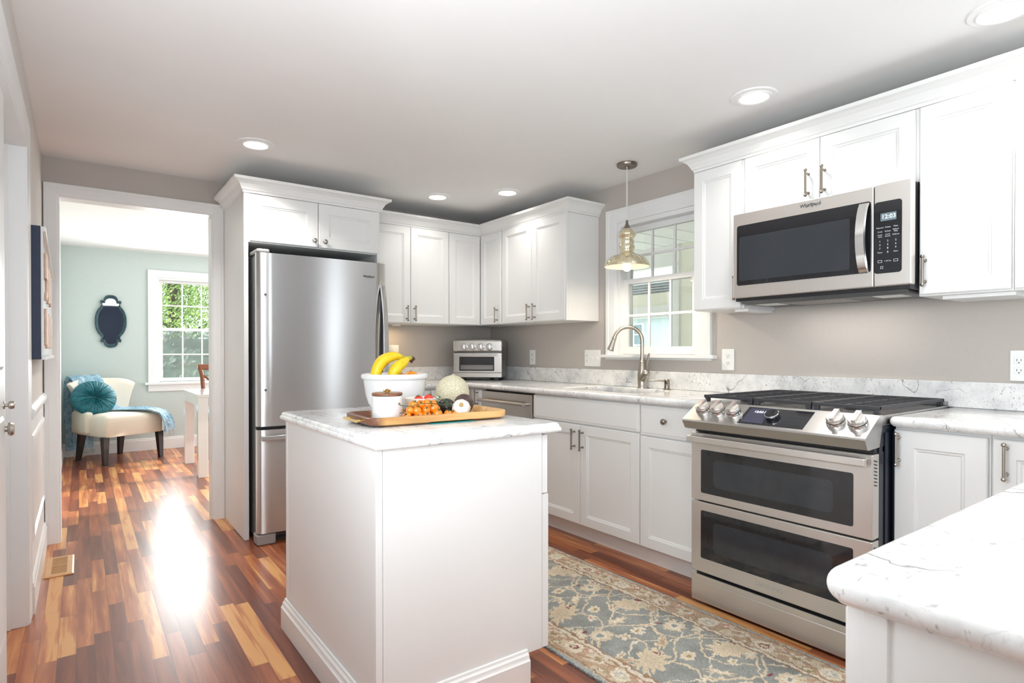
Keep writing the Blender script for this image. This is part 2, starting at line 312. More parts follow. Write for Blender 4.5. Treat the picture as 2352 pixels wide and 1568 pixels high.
# ------------------------------------------------------------------ geometry helpers
class B:
    """collects shapes into one mesh"""
    def __init__(s): s.bm = bmesh.new()
    def face(s, vs):
        try: return s.bm.faces.new(vs)
        except ValueError: return None
    def box(s, x0, x1, y0, y1, z0, z1, bev=0.0, seg=2):
        b = bmesh.new(); bmesh.ops.create_cube(b, size=1)
        for v in b.verts: v.co = Vector(((x0 + x1) / 2 + v.co.x * abs(x1 - x0), (y0 + y1) / 2 + v.co.y * abs(y1 - y0), (z0 + z1) / 2 + v.co.z * abs(z1 - z0)))
        if bev: bmesh.ops.bevel(b, geom=b.edges[:], offset=bev, segments=seg, affect='EDGES', profile=0.5)
        return s.merge(b)
    def merge(s, b, mx=None):
        if mx is not None: bmesh.ops.transform(b, matrix=mx, verts=b.verts)
        me = bpy.data.meshes.new('t'); b.to_mesh(me); b.free(); s.bm.from_mesh(me); bpy.data.meshes.remove(me); return s
    def lathe(s, prof, o=(0, 0, 0), axis=(0, 0, 1), n=32, sx=1.0, sy=1.0):
        """prof: list of (radius, height)"""
        q = Vector((0, 0, 1)).rotation_difference(Vector(axis).normalized()); o = Vector(o); rings = []
        for r, h in prof:
            if r < 1e-6: rings.append([s.bm.verts.new(o + q @ Vector((0, 0, h)))])
            else: rings.append([s.bm.verts.new(o + q @ Vector((r * sx * math.cos(2 * math.pi * k / n), r * sy * math.sin(2 * math.pi * k / n), h))) for k in range(n)])
        for a, c in zip(rings, rings[1:]):
            for k in range(n):
                k2 = (k + 1) % n
                if len(a) == 1 and len(c) == 1: break
                if len(a) == 1: s.face([a[0], c[k2], c[k]])
                elif len(c) == 1: s.face([a[k], a[k2], c[0]])
                else: s.face([a[k], a[k2], c[k2], c[k]])
        return s
    def cyl(s, p0, p1, r0, r1=None, n=24):
        p0 = Vector(p0); p1 = Vector(p1); h = (p1 - p0).length; r1 = r0 if r1 is None else r1
        return s.lathe([(0, 0), (r0, 0), (r1, h), (0, h)], p0, p1 - p0, n)
    def ball(s, c, r, n=16, sq=(1, 1, 1), rot=None):
        b = bmesh.new(); bmesh.ops.create_uvsphere(b, u_segments=n * 2, v_segments=n, radius=1)
        rr = r if isinstance(r, (tuple, list)) else (r, r, r)
        mx = Matrix.Translation(c) @ (rot.to_4x4() if rot else Matrix.Identity(4)) @ Matrix.Diagonal((rr[0] * sq[0], rr[1] * sq[1], rr[2] * sq[2], 1))
        return s.merge(b, mx)
    def tube(s, pts, r, n=12, caps=True, squash=None):
        pts = [Vector(p) for p in pts]; m = len(pts); rs = r if isinstance(r, (list, tuple)) else [r] * m
        rings = []; up = None
        for i, p in enumerate(pts):
            t = (pts[min(i + 1, m - 1)] - pts[max(i - 1, 0)]).normalized()
            if up is None: up = t.orthogonal().normalized() if squash is None else Vector(squash[0])
            up = (up - t * up.dot(t)).normalized(); sd = t.cross(up)
            f = squash[1] if squash else 1.0
            rings.append([s.bm.verts.new(p + up * rs[i] * f * math.cos(2 * math.pi * k / n) + sd * rs[i] * math.sin(2 * math.pi * k / n)) for k in range(n)])
        for a, c in zip(rings, rings[1:]):
            for k in range(n): s.face([a[k], a[(k + 1) % n], c[(k + 1) % n], c[k]])
        if caps: s.face(rings[0][::-1]); s.face(rings[-1])
        return s
    def prism(s, poly, d0, d1, fn):
        """poly: 2D outline (u,v); fn(u,v,d) -> point"""
        a = [s.bm.verts.new(fn(u, v, d0)) for u, v in poly]; c = [s.bm.verts.new(fn(u, v, d1)) for u, v in poly]; n = len(poly)
        for k in range(n): s.face([a[k], a[(k + 1) % n], c[(k + 1) % n], c[k]])
        s.face(a[::-1]); s.face(c); return s
    def sweep(s, path, prof, fn, closed=False, side=1.0, cap=True):
        """mitred moulding: path 2D (u,v), prof [(off, w)], fn(u,v,w)"""
        n = len(path); P = [Vector(p) for p in path]; rings = []
        for i in range(n):
            a = (P[i] - P[i - 1]).normalized() if (i > 0 or closed) else None
            c = (P[(i + 1) % n] - P[i]).normalized() if (i < n - 1 or closed) else None
            na = Vector((-a.y, a.x)) if a else None; nc = Vector((-c.y, c.x)) if c else None
            if na is None: m = nc
            elif nc is None: m = na
            else:
                m = na + nc; m = m / max(0.2, m.dot(na))
            rings.append([s.bm.verts.new(fn(*(P[i] + m * o * side), w)) for o, w in prof])
        k = len(prof)
        rng = range(n if closed else n - 1)
        for i in rng:
            a, c = rings[i], rings[(i + 1) % n]
            for j in range(k - 1): s.face([a[j], a[j + 1], c[j + 1], c[j]])
            if cap: s.face([a[k - 1], a[0], c[0], c[k - 1]])
        if not closed and cap: s.face(rings[0]); s.face(rings[-1][::-1])
        return s
    def rings(s, loops, close_first=True, close_last=True):
        L = [[s.bm.verts.new(p) for p in lp] for lp in loops]; n = len(L[0])
        for a, c in zip(L, L[1:]):
            for k in range(n): s.face([a[k], a[(k + 1) % n], c[(k + 1) % n], c[k]])
        if close_first: s.face(L[0][::-1])
        if close_last: s.face(L[-1])
        return s

def wpos(o):
    p = Vector((0, 0, 0))
    while o is not None: p += o.location; o = o.parent
    return p
def put(name, b, material, parent=None, smooth=None, local=False, loc=None, recalc=True):
    """link the collected shape as ONE mesh object; points are world points unless local"""
    bm = b.bm
    if recalc: bmesh.ops.recalc_face_normals(bm, faces=bm.faces[:])
    off = Vector((0, 0, 0))
    if not local:
        if parent is not None: off = wpos(parent)
        elif loc is not None: off = Vector(loc)
    if off.length: bmesh.ops.translate(bm, vec=-off, verts=bm.verts)
    me = bpy.data.meshes.new(name); 
    if smooth is not None:
        for f in bm.faces: f.smooth = True
    bm.to_mesh(me); bm.free()
    for mm in (material if isinstance(material, (list, tuple)) else [material]): me.materials.append(M[mm])
    o = bpy.data.objects.new(name, me); COL.objects.link(o)
    if smooth is not None and smooth < 180:
        me.set_sharp_from_angle(angle=math.radians(smooth))
    if parent is not None: o.parent = parent
    elif loc is not None: o.location = loc
    return o
def tag(o, label, cat, group=None, kind=None):
    o['label'] = label; o['category'] = cat
    if group: o['group'] = group
    if kind: o['kind'] = kind
    return o
def thing(name, label, cat, loc=(0, 0, 0), group=None, rotz=0.0):
    o = bpy.data.objects.new(name, None); COL.objects.link(o); o.location = loc; o.rotation_euler = (0, 0, rotz); o.empty_display_size = 0.05
    return tag(o, label, cat, group)
def struct(name, b, material, **k):
    o = put(name, b, material, **k); 
    if o.parent is None: o['kind'] = 'structure'
    return o
def dup(root, loc, label=None, rot=None):
    """a copy of a thing with copies of its parts and their sub-parts"""
    r = root.copy(); COL.objects.link(r); r.location = loc
    if rot is not None: r.rotation_euler = rot
    if label: r['label'] = label
    for ch in list(root.children):
        c = ch.copy(); COL.objects.link(c); c.parent = r
        for g in list(ch.children):
            d = g.copy(); COL.objects.link(d); d.parent = c
    return r
def text(name, body, size, material, mx, parent, depth=0.0006):
    cu = bpy.data.curves.new(name, 'FONT'); cu.body = body; cu.size = size; cu.extrude = depth; cu.align_x = 'CENTER'; cu.align_y = 'CENTER'; cu.resolution_u = 3
    t = bpy.data.objects.new(name + '_t', cu); COL.objects.link(t)
    me = bpy.data.meshes.new_from_object(t); bpy.data.objects.remove(t); bpy.data.curves.remove(cu)
    me.transform(Matrix.Translation(-wpos(parent)) @ mx); me.materials.clear(); me.materials.append(M[material])
    o = bpy.data.objects.new(name, me); COL.objects.link(o); o.parent = parent; return o
FACE_B = Matrix(((0, 0, -1, 0), (-1, 0, 0, 0), (0, 1, 0, 0), (0, 0, 0, 1)))   # text on a face looking to -X
FACE_A = Matrix(((1, 0, 0, 0), (0, 0, -1, 0), (0, 1, 0, 0), (0, 0, 0, 1)))    # text on a face looking to -Y
mA = lambda u, z, d: Vector((u, -d, z))      # wall with the doorway: d towards the camera
mB = lambda u, z, d: Vector((-d, u, z))      # window wall: d towards the room
def mbox(b, fn, u0, u1, z0, z1, d0, d1, bev=0.0):
    p, q = fn(u0, z0, d0), fn(u1, z1, d1)
    return b.box(min(p.x, q.x), max(p.x, q.x), min(p.y, q.y), max(p.y, q.y), min(p.z, q.z), max(p.z, q.z), bev)
def rect(fn, u0, u1, z0, z1, i, d): return [fn(u0 + i, z0 + i, d), fn(u1 - i, z0 + i, d), fn(u1 - i, z1 - i, d), fn(u0 + i, z1 - i, d)]
def shaker(fn, u0, u1, z0, z1, d0, d1, rail=0.056):
    b = B()
    b.rings([rect(fn, u0, u1, z0, z1, i, d) for i, d in ((0, d0), (0, d1 - 0.004), (0.004, d1), (rail, d1), (rail + 0.003, d1 - 0.005), (rail + 0.010, d1 - 0.006), (rail + 0.014, d1 - 0.010))])
    return b
def slab_front(fn, u0, u1, z0, z1, d0, d1):
    b = B()
    b.rings([rect(fn, u0, u1, z0, z1, i, d) for i, d in ((0, d0), (0, d1 - 0.006), (0.004, d1 - 0.004), (0.012, d1 - 0.0035), (0.015, d1))])
    return b
def pull(fn, u, z0, z1, d, material='dark_nickel', parent=None):
    """bar pull with ball ends"""
    b = B(); o = 0.030; zc = (z0 + z1) / 2
    b.cyl(fn(u, z0 + 0.008, d + o), fn(u, z1 - 0.008, d + o), 0.0048, n=16)
    for z in (z0 + 0.006, z1 - 0.006): b.ball(fn(u, z, d + o), 0.0078, 8)
    for z in (z0 + 0.020, z1 - 0.020):
        b.cyl(fn(u, z, d - 0.001), fn(u, z, d + o), 0.0042, n=12); b.cyl(fn(u, z, d - 0.001), fn(u, z, d + 0.005), 0.0075, 0.005, n=14)
    return put('handle', b, material, parent, smooth=40)
def knob(fn, u, z, d, material='dark_nickel', parent=None, r=0.0155):
    b = B(); ax = fn(0, 0, 1) - fn(0, 0, 0)
    b.lathe([(0, -0.001), (0.009, -0.001), (0.007, 0.006), (0.006, 0.014), (r * 0.8, 0.017), (r, 0.021), (r * 0.95, 0.026), (r * 0.6, 0.030), (0, 0.0315)], fn(u, z, d), ax, 24)
    return put('knob', b, material, parent, smooth=50)

# ------------------------------------------------------------------ the setting
OUT = 0.16
b = B(); b.box(-3.9, 0.62, -6.6, 3.9, -0.08, 0.0); struct('floor', b, 'plank_floor')
b = B(); b.box(-3.9, 0.62, -6.6, 3.9, H, H + 0.1); struct('ceiling', b, 'ceiling_paint')
def wall(name, material, fn, u0, u1, d0, d1, holes, z1=H):
    """fn(u,z,d); holes: (u0,u1,z0,z1)"""
    b = B(); us = sorted({u0, u1} | {h[0] for h in holes} | {h[1] for h in holes})
    for a, c in zip(us, us[1:]):
        hs = sorted([h for h in holes if h[0] <= a + 1e-6 and h[1] >= c - 1e-6], key=lambda h: h[2]); z = 0.0
        for h in hs:
            if h[2] > z + 1e-4: mbox(b, fn, a, c, z, h[2], d0, d1)
            z = h[3]
        if z < z1 - 1e-4: mbox(b, fn, a, c, z, z1, d0, d1)
    return struct(name, b, material)
DL, DR, DT = -3.157, -2.327, 2.099
wall('wall_back', 'wall_paint', mA, -3.5, 0.3, -0.10, 0.0, [(DL - 0.02, DR + 0.02, 0, DT + 0.02)])
wall('wall_dining_front', 'mint_paint', mA, -3.5, 0.58, -0.12, -0.1005, [(DL - 0.02, DR + 0.02, 0, DT + 0.02)])
KY0, KY1, KZ0, KZ1 = -2.276, -1.594, 1.140, 2.062      # sink window opening
wall('wall_right', 'wall_paint', mB, -6.45, -0.0005, -OUT, 0.0, [(KY0, KY1, KZ0, KZ1), (-5.56, -5.04, 0.7, 2.14)])
wall('wall_left', 'wall_pale', lambda u, z, d: Vector((WX + d, u, z)), -6.45, 3.70, -OUT, 0.0, [(-2.75, -1.275, 0, 2.04), (-6.1, -5.0, 0.8, 2.1), (-4.35, -3.05, 0.8, 2.1)])
wall('wall_front', 'navy_paint', lambda u, z, d: Vector((u, -6.45 + d, z)), -3.5, 0.3, -OUT, 0.0, [(-2.10, -1.50, 0.3, 2.28)])
b = B(); b.box(-3.9, -3.86, -6.6, 3.9, 0, H); struct('wall_hall', b, 'wall_pale')
DY = 3.634; WY0, WY1, WZ0, WZ1 = -2.335, -1.56, 0.80, 2.045   # dining window opening (along x)
wall('wall_dining_back', 'mint_paint', lambda u, z, d: Vector((u, DY + 0.0 - d, z)), -3.5, 0.58, -OUT, 0.0, [(WY0, WY1, WZ0, WZ1)])
wall('wall_dining_right', 'mint_paint', lambda u, z, d: Vector((0.58 - d, u, z)), 0.125, DY - 0.0005, -0.1, 0.0, [(0.35, 2.62, 0.02, 2.1)])
# mint lining of the dining side of the left wall
b = B(); b.box(WX + 0.0005, WX + 0.012, 0.1205, DY - 0.0005, 0, H - 0.0005); struct('wall_dining_left', b, 'mint_paint')

CAS = [(0, 0), (0, 0.010), (0.006, 0.012), (0.012, 0.0155), (0.020, 0.0165), (0.055, 0.0175), (0.062, 0.022), (0.080, 0.022), (0.082, 0.018), (0.082, 0)]
def casing(b, fn, path, w, closed=False, side=1.0):
    k = w / 0.082
    b.sweep(path, [(o * k, d) for o, d in CAS], fn, closed=closed, side=side)
# doorway to the dining room: jamb lining and casing on both faces
b = B()
for x0, x1 in ((DL - 0.02, DL), (DR, DR + 0.02)): b.box(x0, x1, -0.002, 0.122, 0, DT)
b.box(DL - 0.02, DR + 0.02, -0.002, 0.122, DT, DT + 0.02)
struct('trim_1', b, 'trim_paint')
b = B(); casing(b, lambda u, z, d: Vector((u, -0.001 - d, z)), [(DL - 0.004, 0), (DL - 0.004, DT + 0.004), (DR + 0.004, DT + 0.004), (DR + 0.004, 0)], 0.073, side=1.0)
struct('trim_2', b, 'trim_paint')
b = B(); casing(b, lambda u, z, d: Vector((u, 0.121 + d, z)), [(DL - 0.004, 0), (DL - 0.004, DT + 0.004), (DR + 0.004, DT + 0.004), (DR + 0.004, 0)], 0.068, side=1.0)
struct('trim_3', b, 'trim_paint')
# opening in the left wall: jamb, casing
b = B()
b.box(WX - 0.125, WX + 0.001, -1.297, -1.2755, 0.001, 2.018); b.box(WX - 0.125, WX + 0.001, -2.7495, -2.728, 0.001, 2.018); b.box(WX - 0.125, WX + 0.001, -2.7495, -1.2755, 2.018, 2.0395)
b.box(WX - 0.085, WX - 0.055, -1.309, -1.297, 0.001, 2.017)
struct('trim_4', b, 'trim_paint')
b = B(); casing(b, lambda u, z, d: Vector((WX + 0.001 + d * 0.45, u, z)), [(-2.735, 0), (-2.735, 2.026), (-1.283, 2.026), (-1.283, 0)], 0.112)
struct('trim_5', b, 'trim_paint')
# wainscot on the left wall
b = B(); y0, y1 = -1.168, -0.024; fc = lambda y, z, d: Vector((WX + d, y, z))
b.box(WX, WX + 0.004, y0, y1, 0.001, 0.87)
b.sweep([(y0, 0.0), (y1, 0.0)], [(0.858, 0.004), (0.858, 0.012), (0.870, 0.018), (0.885, 0.022), (0.900, 0.022), (0.905, 0.016), (0.915, 0.006), (0.915, 0.0)], lambda u, v, w: Vector((WX + w, u, v)))
b.sweep([(y0 + 0.09, 0.30), (y1 - 0.09, 0.30), (y1 - 0.09, 0.78), (y0 + 0.09, 0.78)], [(0, 0.004), (0.004, 0.012), (0.018, 0.014), (0.026, 0.004)], lambda u, v, w: Vector((WX + w, u, v)), closed=True, cap=False)
struct('trim_6', b, 'trim_paint')
BASEP = [(0, 0.0), (0.014, 0.0), (0.014, 0.115), (0.010, 0.122), (0.009, 0.135), (0.004, 0.142), (0, 0.142)]
def baseboard(name, path, side, material='trim_paint'):
    b = B(); b.sweep(path, BASEP, lambda u, v, w: Vector((u, v, w)), side=side); struct(name, b, material)
baseboard('baseboard_left', [(WX + 0.004, -1.168), (WX + 0.004, -0.024)], -1)
baseboard('baseboard_dining_back', [(WX + 0.012, DY - 0.0005), (0.57, DY - 0.0005)], -1)
baseboard('baseboard_dining_left', [(WX + 0.0122, 0.145), (WX + 0.0122, DY - 0.015)], -1)
# door in the left opening, ajar beside the camera, latch hardware on its edge
b = B(); fd = lambda u, z, d: Vector((-3.262 - 0.0 + d, u, z))
loops = [rect(fd, -2.70, -1.885, 0.01, 2.03, i, d) for i, d in ((0, -0.036), (0, -0.001), (0.001, 0.0))]
b.rings(loops)
for z0, z1 in ((0.22, 0.95), (1.10, 1.88)):
    for u0, u1 in ((-2.60, -2.34), (-2.24, -1.98)):
        b.rings([rect(fd, u0, u1, z0, z1, i, d) for i, d in ((0, 0.0005), (0.012, 0.006), (0.03, 0.004), (0.05, 0.005))], close_first=False)
d1 = struct('door_1', b, 'trim_paint')
for nm, y, z, r in (('deadbolt', -1.95, 0.982, 0.014), ('door_knob', -1.97, 0.905, 0.024)):
    b = B(); b.lathe([(0, 0), (r * 0.9, 0.0), (r * 0.9, 0.004), (r * 0.4, 0.006), (r * 0.4, 0.012), (r * 0.85, 0.014), (r, 0.021), (r * 0.8, 0.029), (0, 0.031)], (-3.2625, y, z), (1, 0, 0), 20)
    struct(nm, b, 'nickel', parent=d1, smooth=50)
# closed white door at the back of that opening
b = B(); fd2 = lambda u, z, d: Vector((-3.330 + d, u, z))
b.rings([rect(fd2, -2.726, -1.299, 0.006, 2.016, i, d) for i, d in ((0, -0.03), (0, 0.0))]); struct('door_2', b, 'trim_paint')
# unseen rear and left windows added for fill light, and the right-hand window
for nm, fn, u0, u1, z0, z1 in (('rear_fill_window', lambda u, z, d: Vector((u, -6.45 + d, z)), -2.10, -1.50, 0.3, 2.28), ('left_fill_window', lambda u, z, d: Vector((WX + d, u, z)), -6.1, -5.0, 0.8, 2.1), ('near_fill_window', lambda u, z, d: Vector((WX + d, u, z)), -4.35, -3.05, 0.8, 2.1), ('window_4', mB, -5.56, -5.04, 0.7, 2.14)):
    b = B()
    for a, c, e, f in ((u0, u0 + 0.06, z0, z1), (u1 - 0.06, u1, z0, z1), (u0 + 0.06, u1 - 0.06, z0, z0 + 0.06), (u0 + 0.06, u1 - 0.06, z1 - 0.06, z1), ((u0 + u1) / 2 - 0.03, (u0 + u1) / 2 + 0.03, z0 + 0.06, z1 - 0.06)):
        mbox(b, fn, a, c, e, f, -0.13, 0.004)
    w = struct(nm, b, 'trim_paint'); 
    b = B(); mbox(b, fn, u0 + 0.05, u1 - 0.05, z0 + 0.05, z1 - 0.05, -0.132, -0.131); struct('pane', b, 'window_glass', parent=w)

def sash(b, fn, u0, u1, z0, z1, d0, d1, st, bot, top, cols=3, rows=2, mw=0.017, half=None):
    mbox(b, fn, u0, u0 + st, z0, z1, d0, d1, 0.002); mbox(b, fn, u1 - st, u1, z0, z1, d0, d1, 0.002)
    mbox(b, fn, u0 + st, u1 - st, z0, z0 + bot, d0, d1, 0.002); mbox(b, fn, u0 + st, u1 - st, z1 - top, z1, d0, d1, 0.002)
    gu0, gu1, gz0, gz1 = u0 + st, u1 - st, z0 + bot, z1 - top; dm = (d0 + d1) / 2
    for k in range(1, cols):
        u = gu0 + (gu1 - gu0) * k / cols; mbox(b, fn, u - mw / 2, u + mw / 2, gz0, gz1, dm - 0.006, dm + 0.006, 0.002)
    for k in range(1, rows):
        z = gz0 + (gz1 - gz0) * k / rows; mbox(b, fn, gu0, gu1, z - mw / 2, z + mw / 2, dm - 0.005, dm + 0.005, 0.002)
    return gu0, gu1, gz0, gz1
# window_1 over the sink
b = B(); fw1 = lambda u, z, d: Vector((-d, u, z))
casing(b, lambda u, z, d: Vector((-0.001 - d, u, z)), [(KY0 + 0.004, KZ0 - 0.004), (KY0 + 0.004, KZ1 + 0.0), (KY1 - 0.004, KZ1 + 0.0), (KY1 - 0.004, KZ0 - 0.004)], 0.098)
w1 = struct('window_1', b, 'trim_paint')
b = B(); mbox(b, fw1, -2.408, -1.472, 1.117, 1.139, 0.001, 0.048, 0.004); mbox(b, fw1, KY0 + 0.001, KY1 - 0.001, 1.121, 1.139, -0.10, 0.001); mbox(b, fw1, -2.37, -1.49, 1.105, 1.118, 0.001, 0.012)
struct('window_sill', b, 'trim_paint', parent=w1)
b = B()
for u0, u1 in ((KY0, KY0 + 0.03), (KY1 - 0.03, KY1)): mbox(b, fw1, u0, u1, KZ0, KZ1, -0.12, -0.001)
mbox(b, fw1, KY0 + 0.03, KY1 - 0.03, KZ1 - 0.03, KZ1, -0.12, -0.001)
struct('window_frame', b, 'trim_paint', parent=w1)
zm = 1.645
b = B(); g = sash(b, fw1, KY0 + 0.031, KY1 - 0.031, KZ0 + 0.001, zm + 0.02, -0.062, -0.03, 0.042, 0.052, 0.036)
s1 = struct('lower_sash', b, 'trim_paint', parent=w1)
b = B(); mbox(b, fw1, g[0], g[1], g[2], g[3], -0.050, -0.0485); struct('pane', b, 'window_glass', parent=s1)
b = B(); g = sash(b, fw1, KY0 + 0.031, KY1 - 0.031, zm - 0.015, KZ1 - 0.031, -0.100, -0.066, 0.030, 0.034, 0.040)
s2 = struct('upper_sash', b, 'trim_paint', parent=w1)
b = B(); mbox(b, fw1, g[0], g[1], g[2], g[3], -0.086, -0.0845); struct('pane', b, 'window_glass', parent=s2)
# window_2 in the dining room
fw2 = lambda u, z, d: Vector((u, DY - d, z))
b = B(); casing(b, lambda u, z, d: Vector((u, DY - 0.001 - d, z)), [(WY0 + 0.0, WZ0 - 0.02), (WY0, WZ1), (WY1, WZ1), (WY1, WZ0 - 0.02)], 0.085)
w2 = struct('window_2', b, 'trim_paint')
b = B(); mbox(b, fw2, -2.455, -1.44, 0.768, 0.795, 0.001, 0.05, 0.004); mbox(b, fw2, -2.42, -1.475, 0.69, 0.768, 0.001, 0.018, 0.003); mbox(b, fw2, WY0 + 0.001, WY1 - 0.001, 0.77, 0.80, -0.1, 0.001)
struct('window_sill', b, 'trim_paint', parent=w2)
b = B()
for u0, u1 in ((WY0, WY0 + 0.03), (WY1 - 0.03, WY1)): mbox(b, fw2, u0, u1, WZ0, WZ1, -0.12, -0.001)
mbox(b, fw2, WY0 + 0.03, WY1 - 0.03, WZ1 - 0.025, WZ1, -0.12, -0.001)
struct('window_frame', b, 'trim_paint', parent=w2)
b = B(); g = sash(b, fw2, WY0 + 0.031, WY1 - 0.031, WZ0 + 0.001, 1.448, -0.062, -0.03, 0.040, 0.045, 0.036)
s1 = struct('lower_sash', b, 'trim_paint', parent=w2)
b = B(); mbox(b, fw2, g[0], g[1], g[2], g[3], -0.050, -0.0485); struct('pane', b, 'window_glass', parent=s1)
b = B(); mbox(b, fw2, g[0] - 0.03, g[1] + 0.03, g[2] - 0.04, g[3] + 0.03, -0.110, -0.1095); struct('screen', b, 'insect_screen', parent=w2)
b = B(); g = sash(b, fw2, WY0 + 0.031, WY1 - 0.031, 1.416, WZ1 - 0.026, -0.100, -0.066, 0.040, 0.034, 0.030)
s2 = struct('upper_sash', b, 'trim_paint', parent=w2)
b = B(); mbox(b, fw2, g[0], g[1], g[2], g[3], -0.086, -0.0845); struct('pane', b, 'window_glass', parent=s2)
# ------------------------------------------------------------------ ceiling lamps
def recessed(x, y, label, energy=1.4):
    t = thing('recessed_light', label, 'ceiling light', (x, y, H), 'recessed ceiling lights')
    b = B(); b.lathe([(0.064, 0.0), (0.064, -0.010), (0.074, -0.012), (0.078, -0.007), (0.098, -0.006), (0.101, -0.003), (0.101, 0.0)], (x, y, H), (0, 0, 1), 40)
    put('trim_ring', b, 'ceiling_paint', t, smooth=40)
    b = B(); b.lathe([(0, -0.004), (0.064, -0.004), (0.064, -0.001), (0, -0.001)], (x, y, H), (0, 0, 1), 32); put('lens', b, 'lens_glow', t)
    lamp('downlight', 'AREA', (0, 0, -0.016), energy, (1.0, 0.955, 0.90), size=0.125, shape='DISK', rot=(0, 0, 0), spread=125, parent=t)
    return t
recessed(-2.252, -0.955, 'round recessed ceiling light before the doorway, left of the fridge crown', 9)
recessed(-0.874, -0.575, 'round recessed ceiling light above the corner, the left one of the close pair')
recessed(-0.518, -0.985, 'round recessed ceiling light above the corner, the right one of the close pair')
recessed(-0.549, -2.972, 'round recessed ceiling light in front of the microwave cabinets', 2.6)
recessed(-0.49, -3.863, 'round recessed ceiling light cut by the top edge of the photo', 5)
recessed(-2.2, -4.0, 'round recessed ceiling light over the peninsula end, outside the photo', 3)

# ------------------------------------------------------------------ cabinets
def carcass(fn, u0, u1, z0, z1, d0, d1, parent, name='cabinet_body', extra=None):
    b = B(); mbox(b, fn, u0, u1, z0, z1, d0, d1, 0.0015)
    if extra: extra(b)
    return put(name, b, 'cabinet_paint', parent)
def base_of(fn, u0, u1, z, d): p = fn((u0 + u1) / 2, z, d / 2); return (p.x, p.y, p.z)
def doors(fn, t, specs, z0, z1, d0, d1, rail=0.056, mtl='dark_nickel'):
    """specs: (u0, u1, hardware) hardware None | ('pull', u, z0, z1) | ('knob', u, z)"""
    for u0, u1, hw in specs:
        o = put('door', shaker(fn, u0, u1, z0, z1, d0, d1, rail), 'cabinet_paint', t)
        if hw and hw[0] == 'pull': pull(fn, hw[1], hw[2], hw[3], d1, mtl, o)
        if hw and hw[0] == 'knob': knob(fn, hw[1], hw[2], d1, mtl, o)
UCD = UD - 0.021
# wall cabinets beside the fridge and in the corner
t = thing('wall_cabinet', 'white two-door wall cabinet right of the refrigerator', 'cabinet', base_of(mA, -1.355, -0.622, UB, UD), 'white wall cabinets')
carcass(mA, -1.355, -0.6205, UB, UT, 0.002, UCD, t)
doors(mA, t, [(-1.335, -0.971, ('pull', -1.006, 1.398, 1.520)), (-0.967, -0.625, ('pull', -0.939, 1.398, 1.520))], UB + 0.003, UT - 0.004, UCD + 0.001, UD)
t = thing('corner_wall_cabinet', 'white corner wall cabinet with two narrow doors meeting in the corner', 'cabinet', (-0.31, -0.31, UB), 'white wall cabinets')
b = B(); b.prism([(-0.6195, -0.002), (-0.6195, -UCD), (-UCD, -UCD), (-UCD, -0.6115), (-0.002, -0.6115), (-0.002, -0.002)], UB, UT, lambda u, v, d: Vector((u, v, d)))
put('cabinet_body', b, 'cabinet_paint', t)
doors(mA, t, [(-0.6185, -0.3205, None)], UB + 0.003, UT - 0.004, UCD + 0.001, UD)
doors(mB, t, [(-0.6105, -0.3195, ('pull', -0.569, 1.398, 1.520))], UB + 0.003, UT - 0.004, UCD + 0.001, UD)
t = thing('wall_cabinet', 'white two-door wall cabinet left of the sink window, bare end panel', 'cabinet', base_of(mB, -1.413, -0.622, UB, UD), 'white wall cabinets')
carcass(mB, -1.413, -0.6125, UB, UT, 0.002, UCD, t)
doors(mB, t, [(-1.0135, -0.634, ('pull', -0.992, 1.398, 1.520)), (-1.394, -1.0175, ('pull', -1.062, 1.398, 1.520))], UB + 0.003, UT - 0.004, UCD + 0.001, UD)
b = B(); mbox(b, mB, -1.413, -1.397, UB, UT, UCD + 0.001, UD - 0.001); put('end_stile', b, 'cabinet_paint', t)
CROWN = [(0, 0), (0.006, 0), (0.008, 0.012), (0.014, 0.016), (0.018, 0.026), (0.030, 0.048), (0.046, 0.062), (0.056, 0.066), (0.062, 0.068), (0.064, 0.084), (0, 0.084)]
def crown(name, path, z, label, side=1, k=1.0):
    b = B(); b.sweep(path, [(o * k, w) for o, w in CROWN], lambda u, v, w: Vector((u, v, z + w)), side=side)
    o = put(name, b, 'cabinet_paint', loc=(path[1][0], path[1][1], z)); return tag(o, label, 'crown moulding')
crown('crown_molding', [(-1.360, -UCD - 0.002), (-UCD - 0.002, -UCD - 0.002), (-UCD - 0.002, -1.4135), (-0.002, -1.4135)], UT + 0.0005, 'white crown moulding along the corner wall cabinets left of the window', -1)
# paper roll, under-cabinet lamp
t = thing('under_cabinet_light', 'small round warm lamp under the wall cabinet by the fridge', 'lamp', (-1.02, -0.16, UB))
b = B(); b.lathe([(0.035, 0), (0.035, -0.012), (0.028, -0.014), (0.028, -0.010), (0, -0.010)], (-1.02, -0.16, UB - 0.001), (0, 0, 1), 24); put('housing', b, 'white_plastic', t)
lamp('puck_glow', 'AREA', (0, 0, -0.02), 0.7, (1.0, 0.72, 0.42), size=0.05, rot=(0, 0, 0), parent=t)
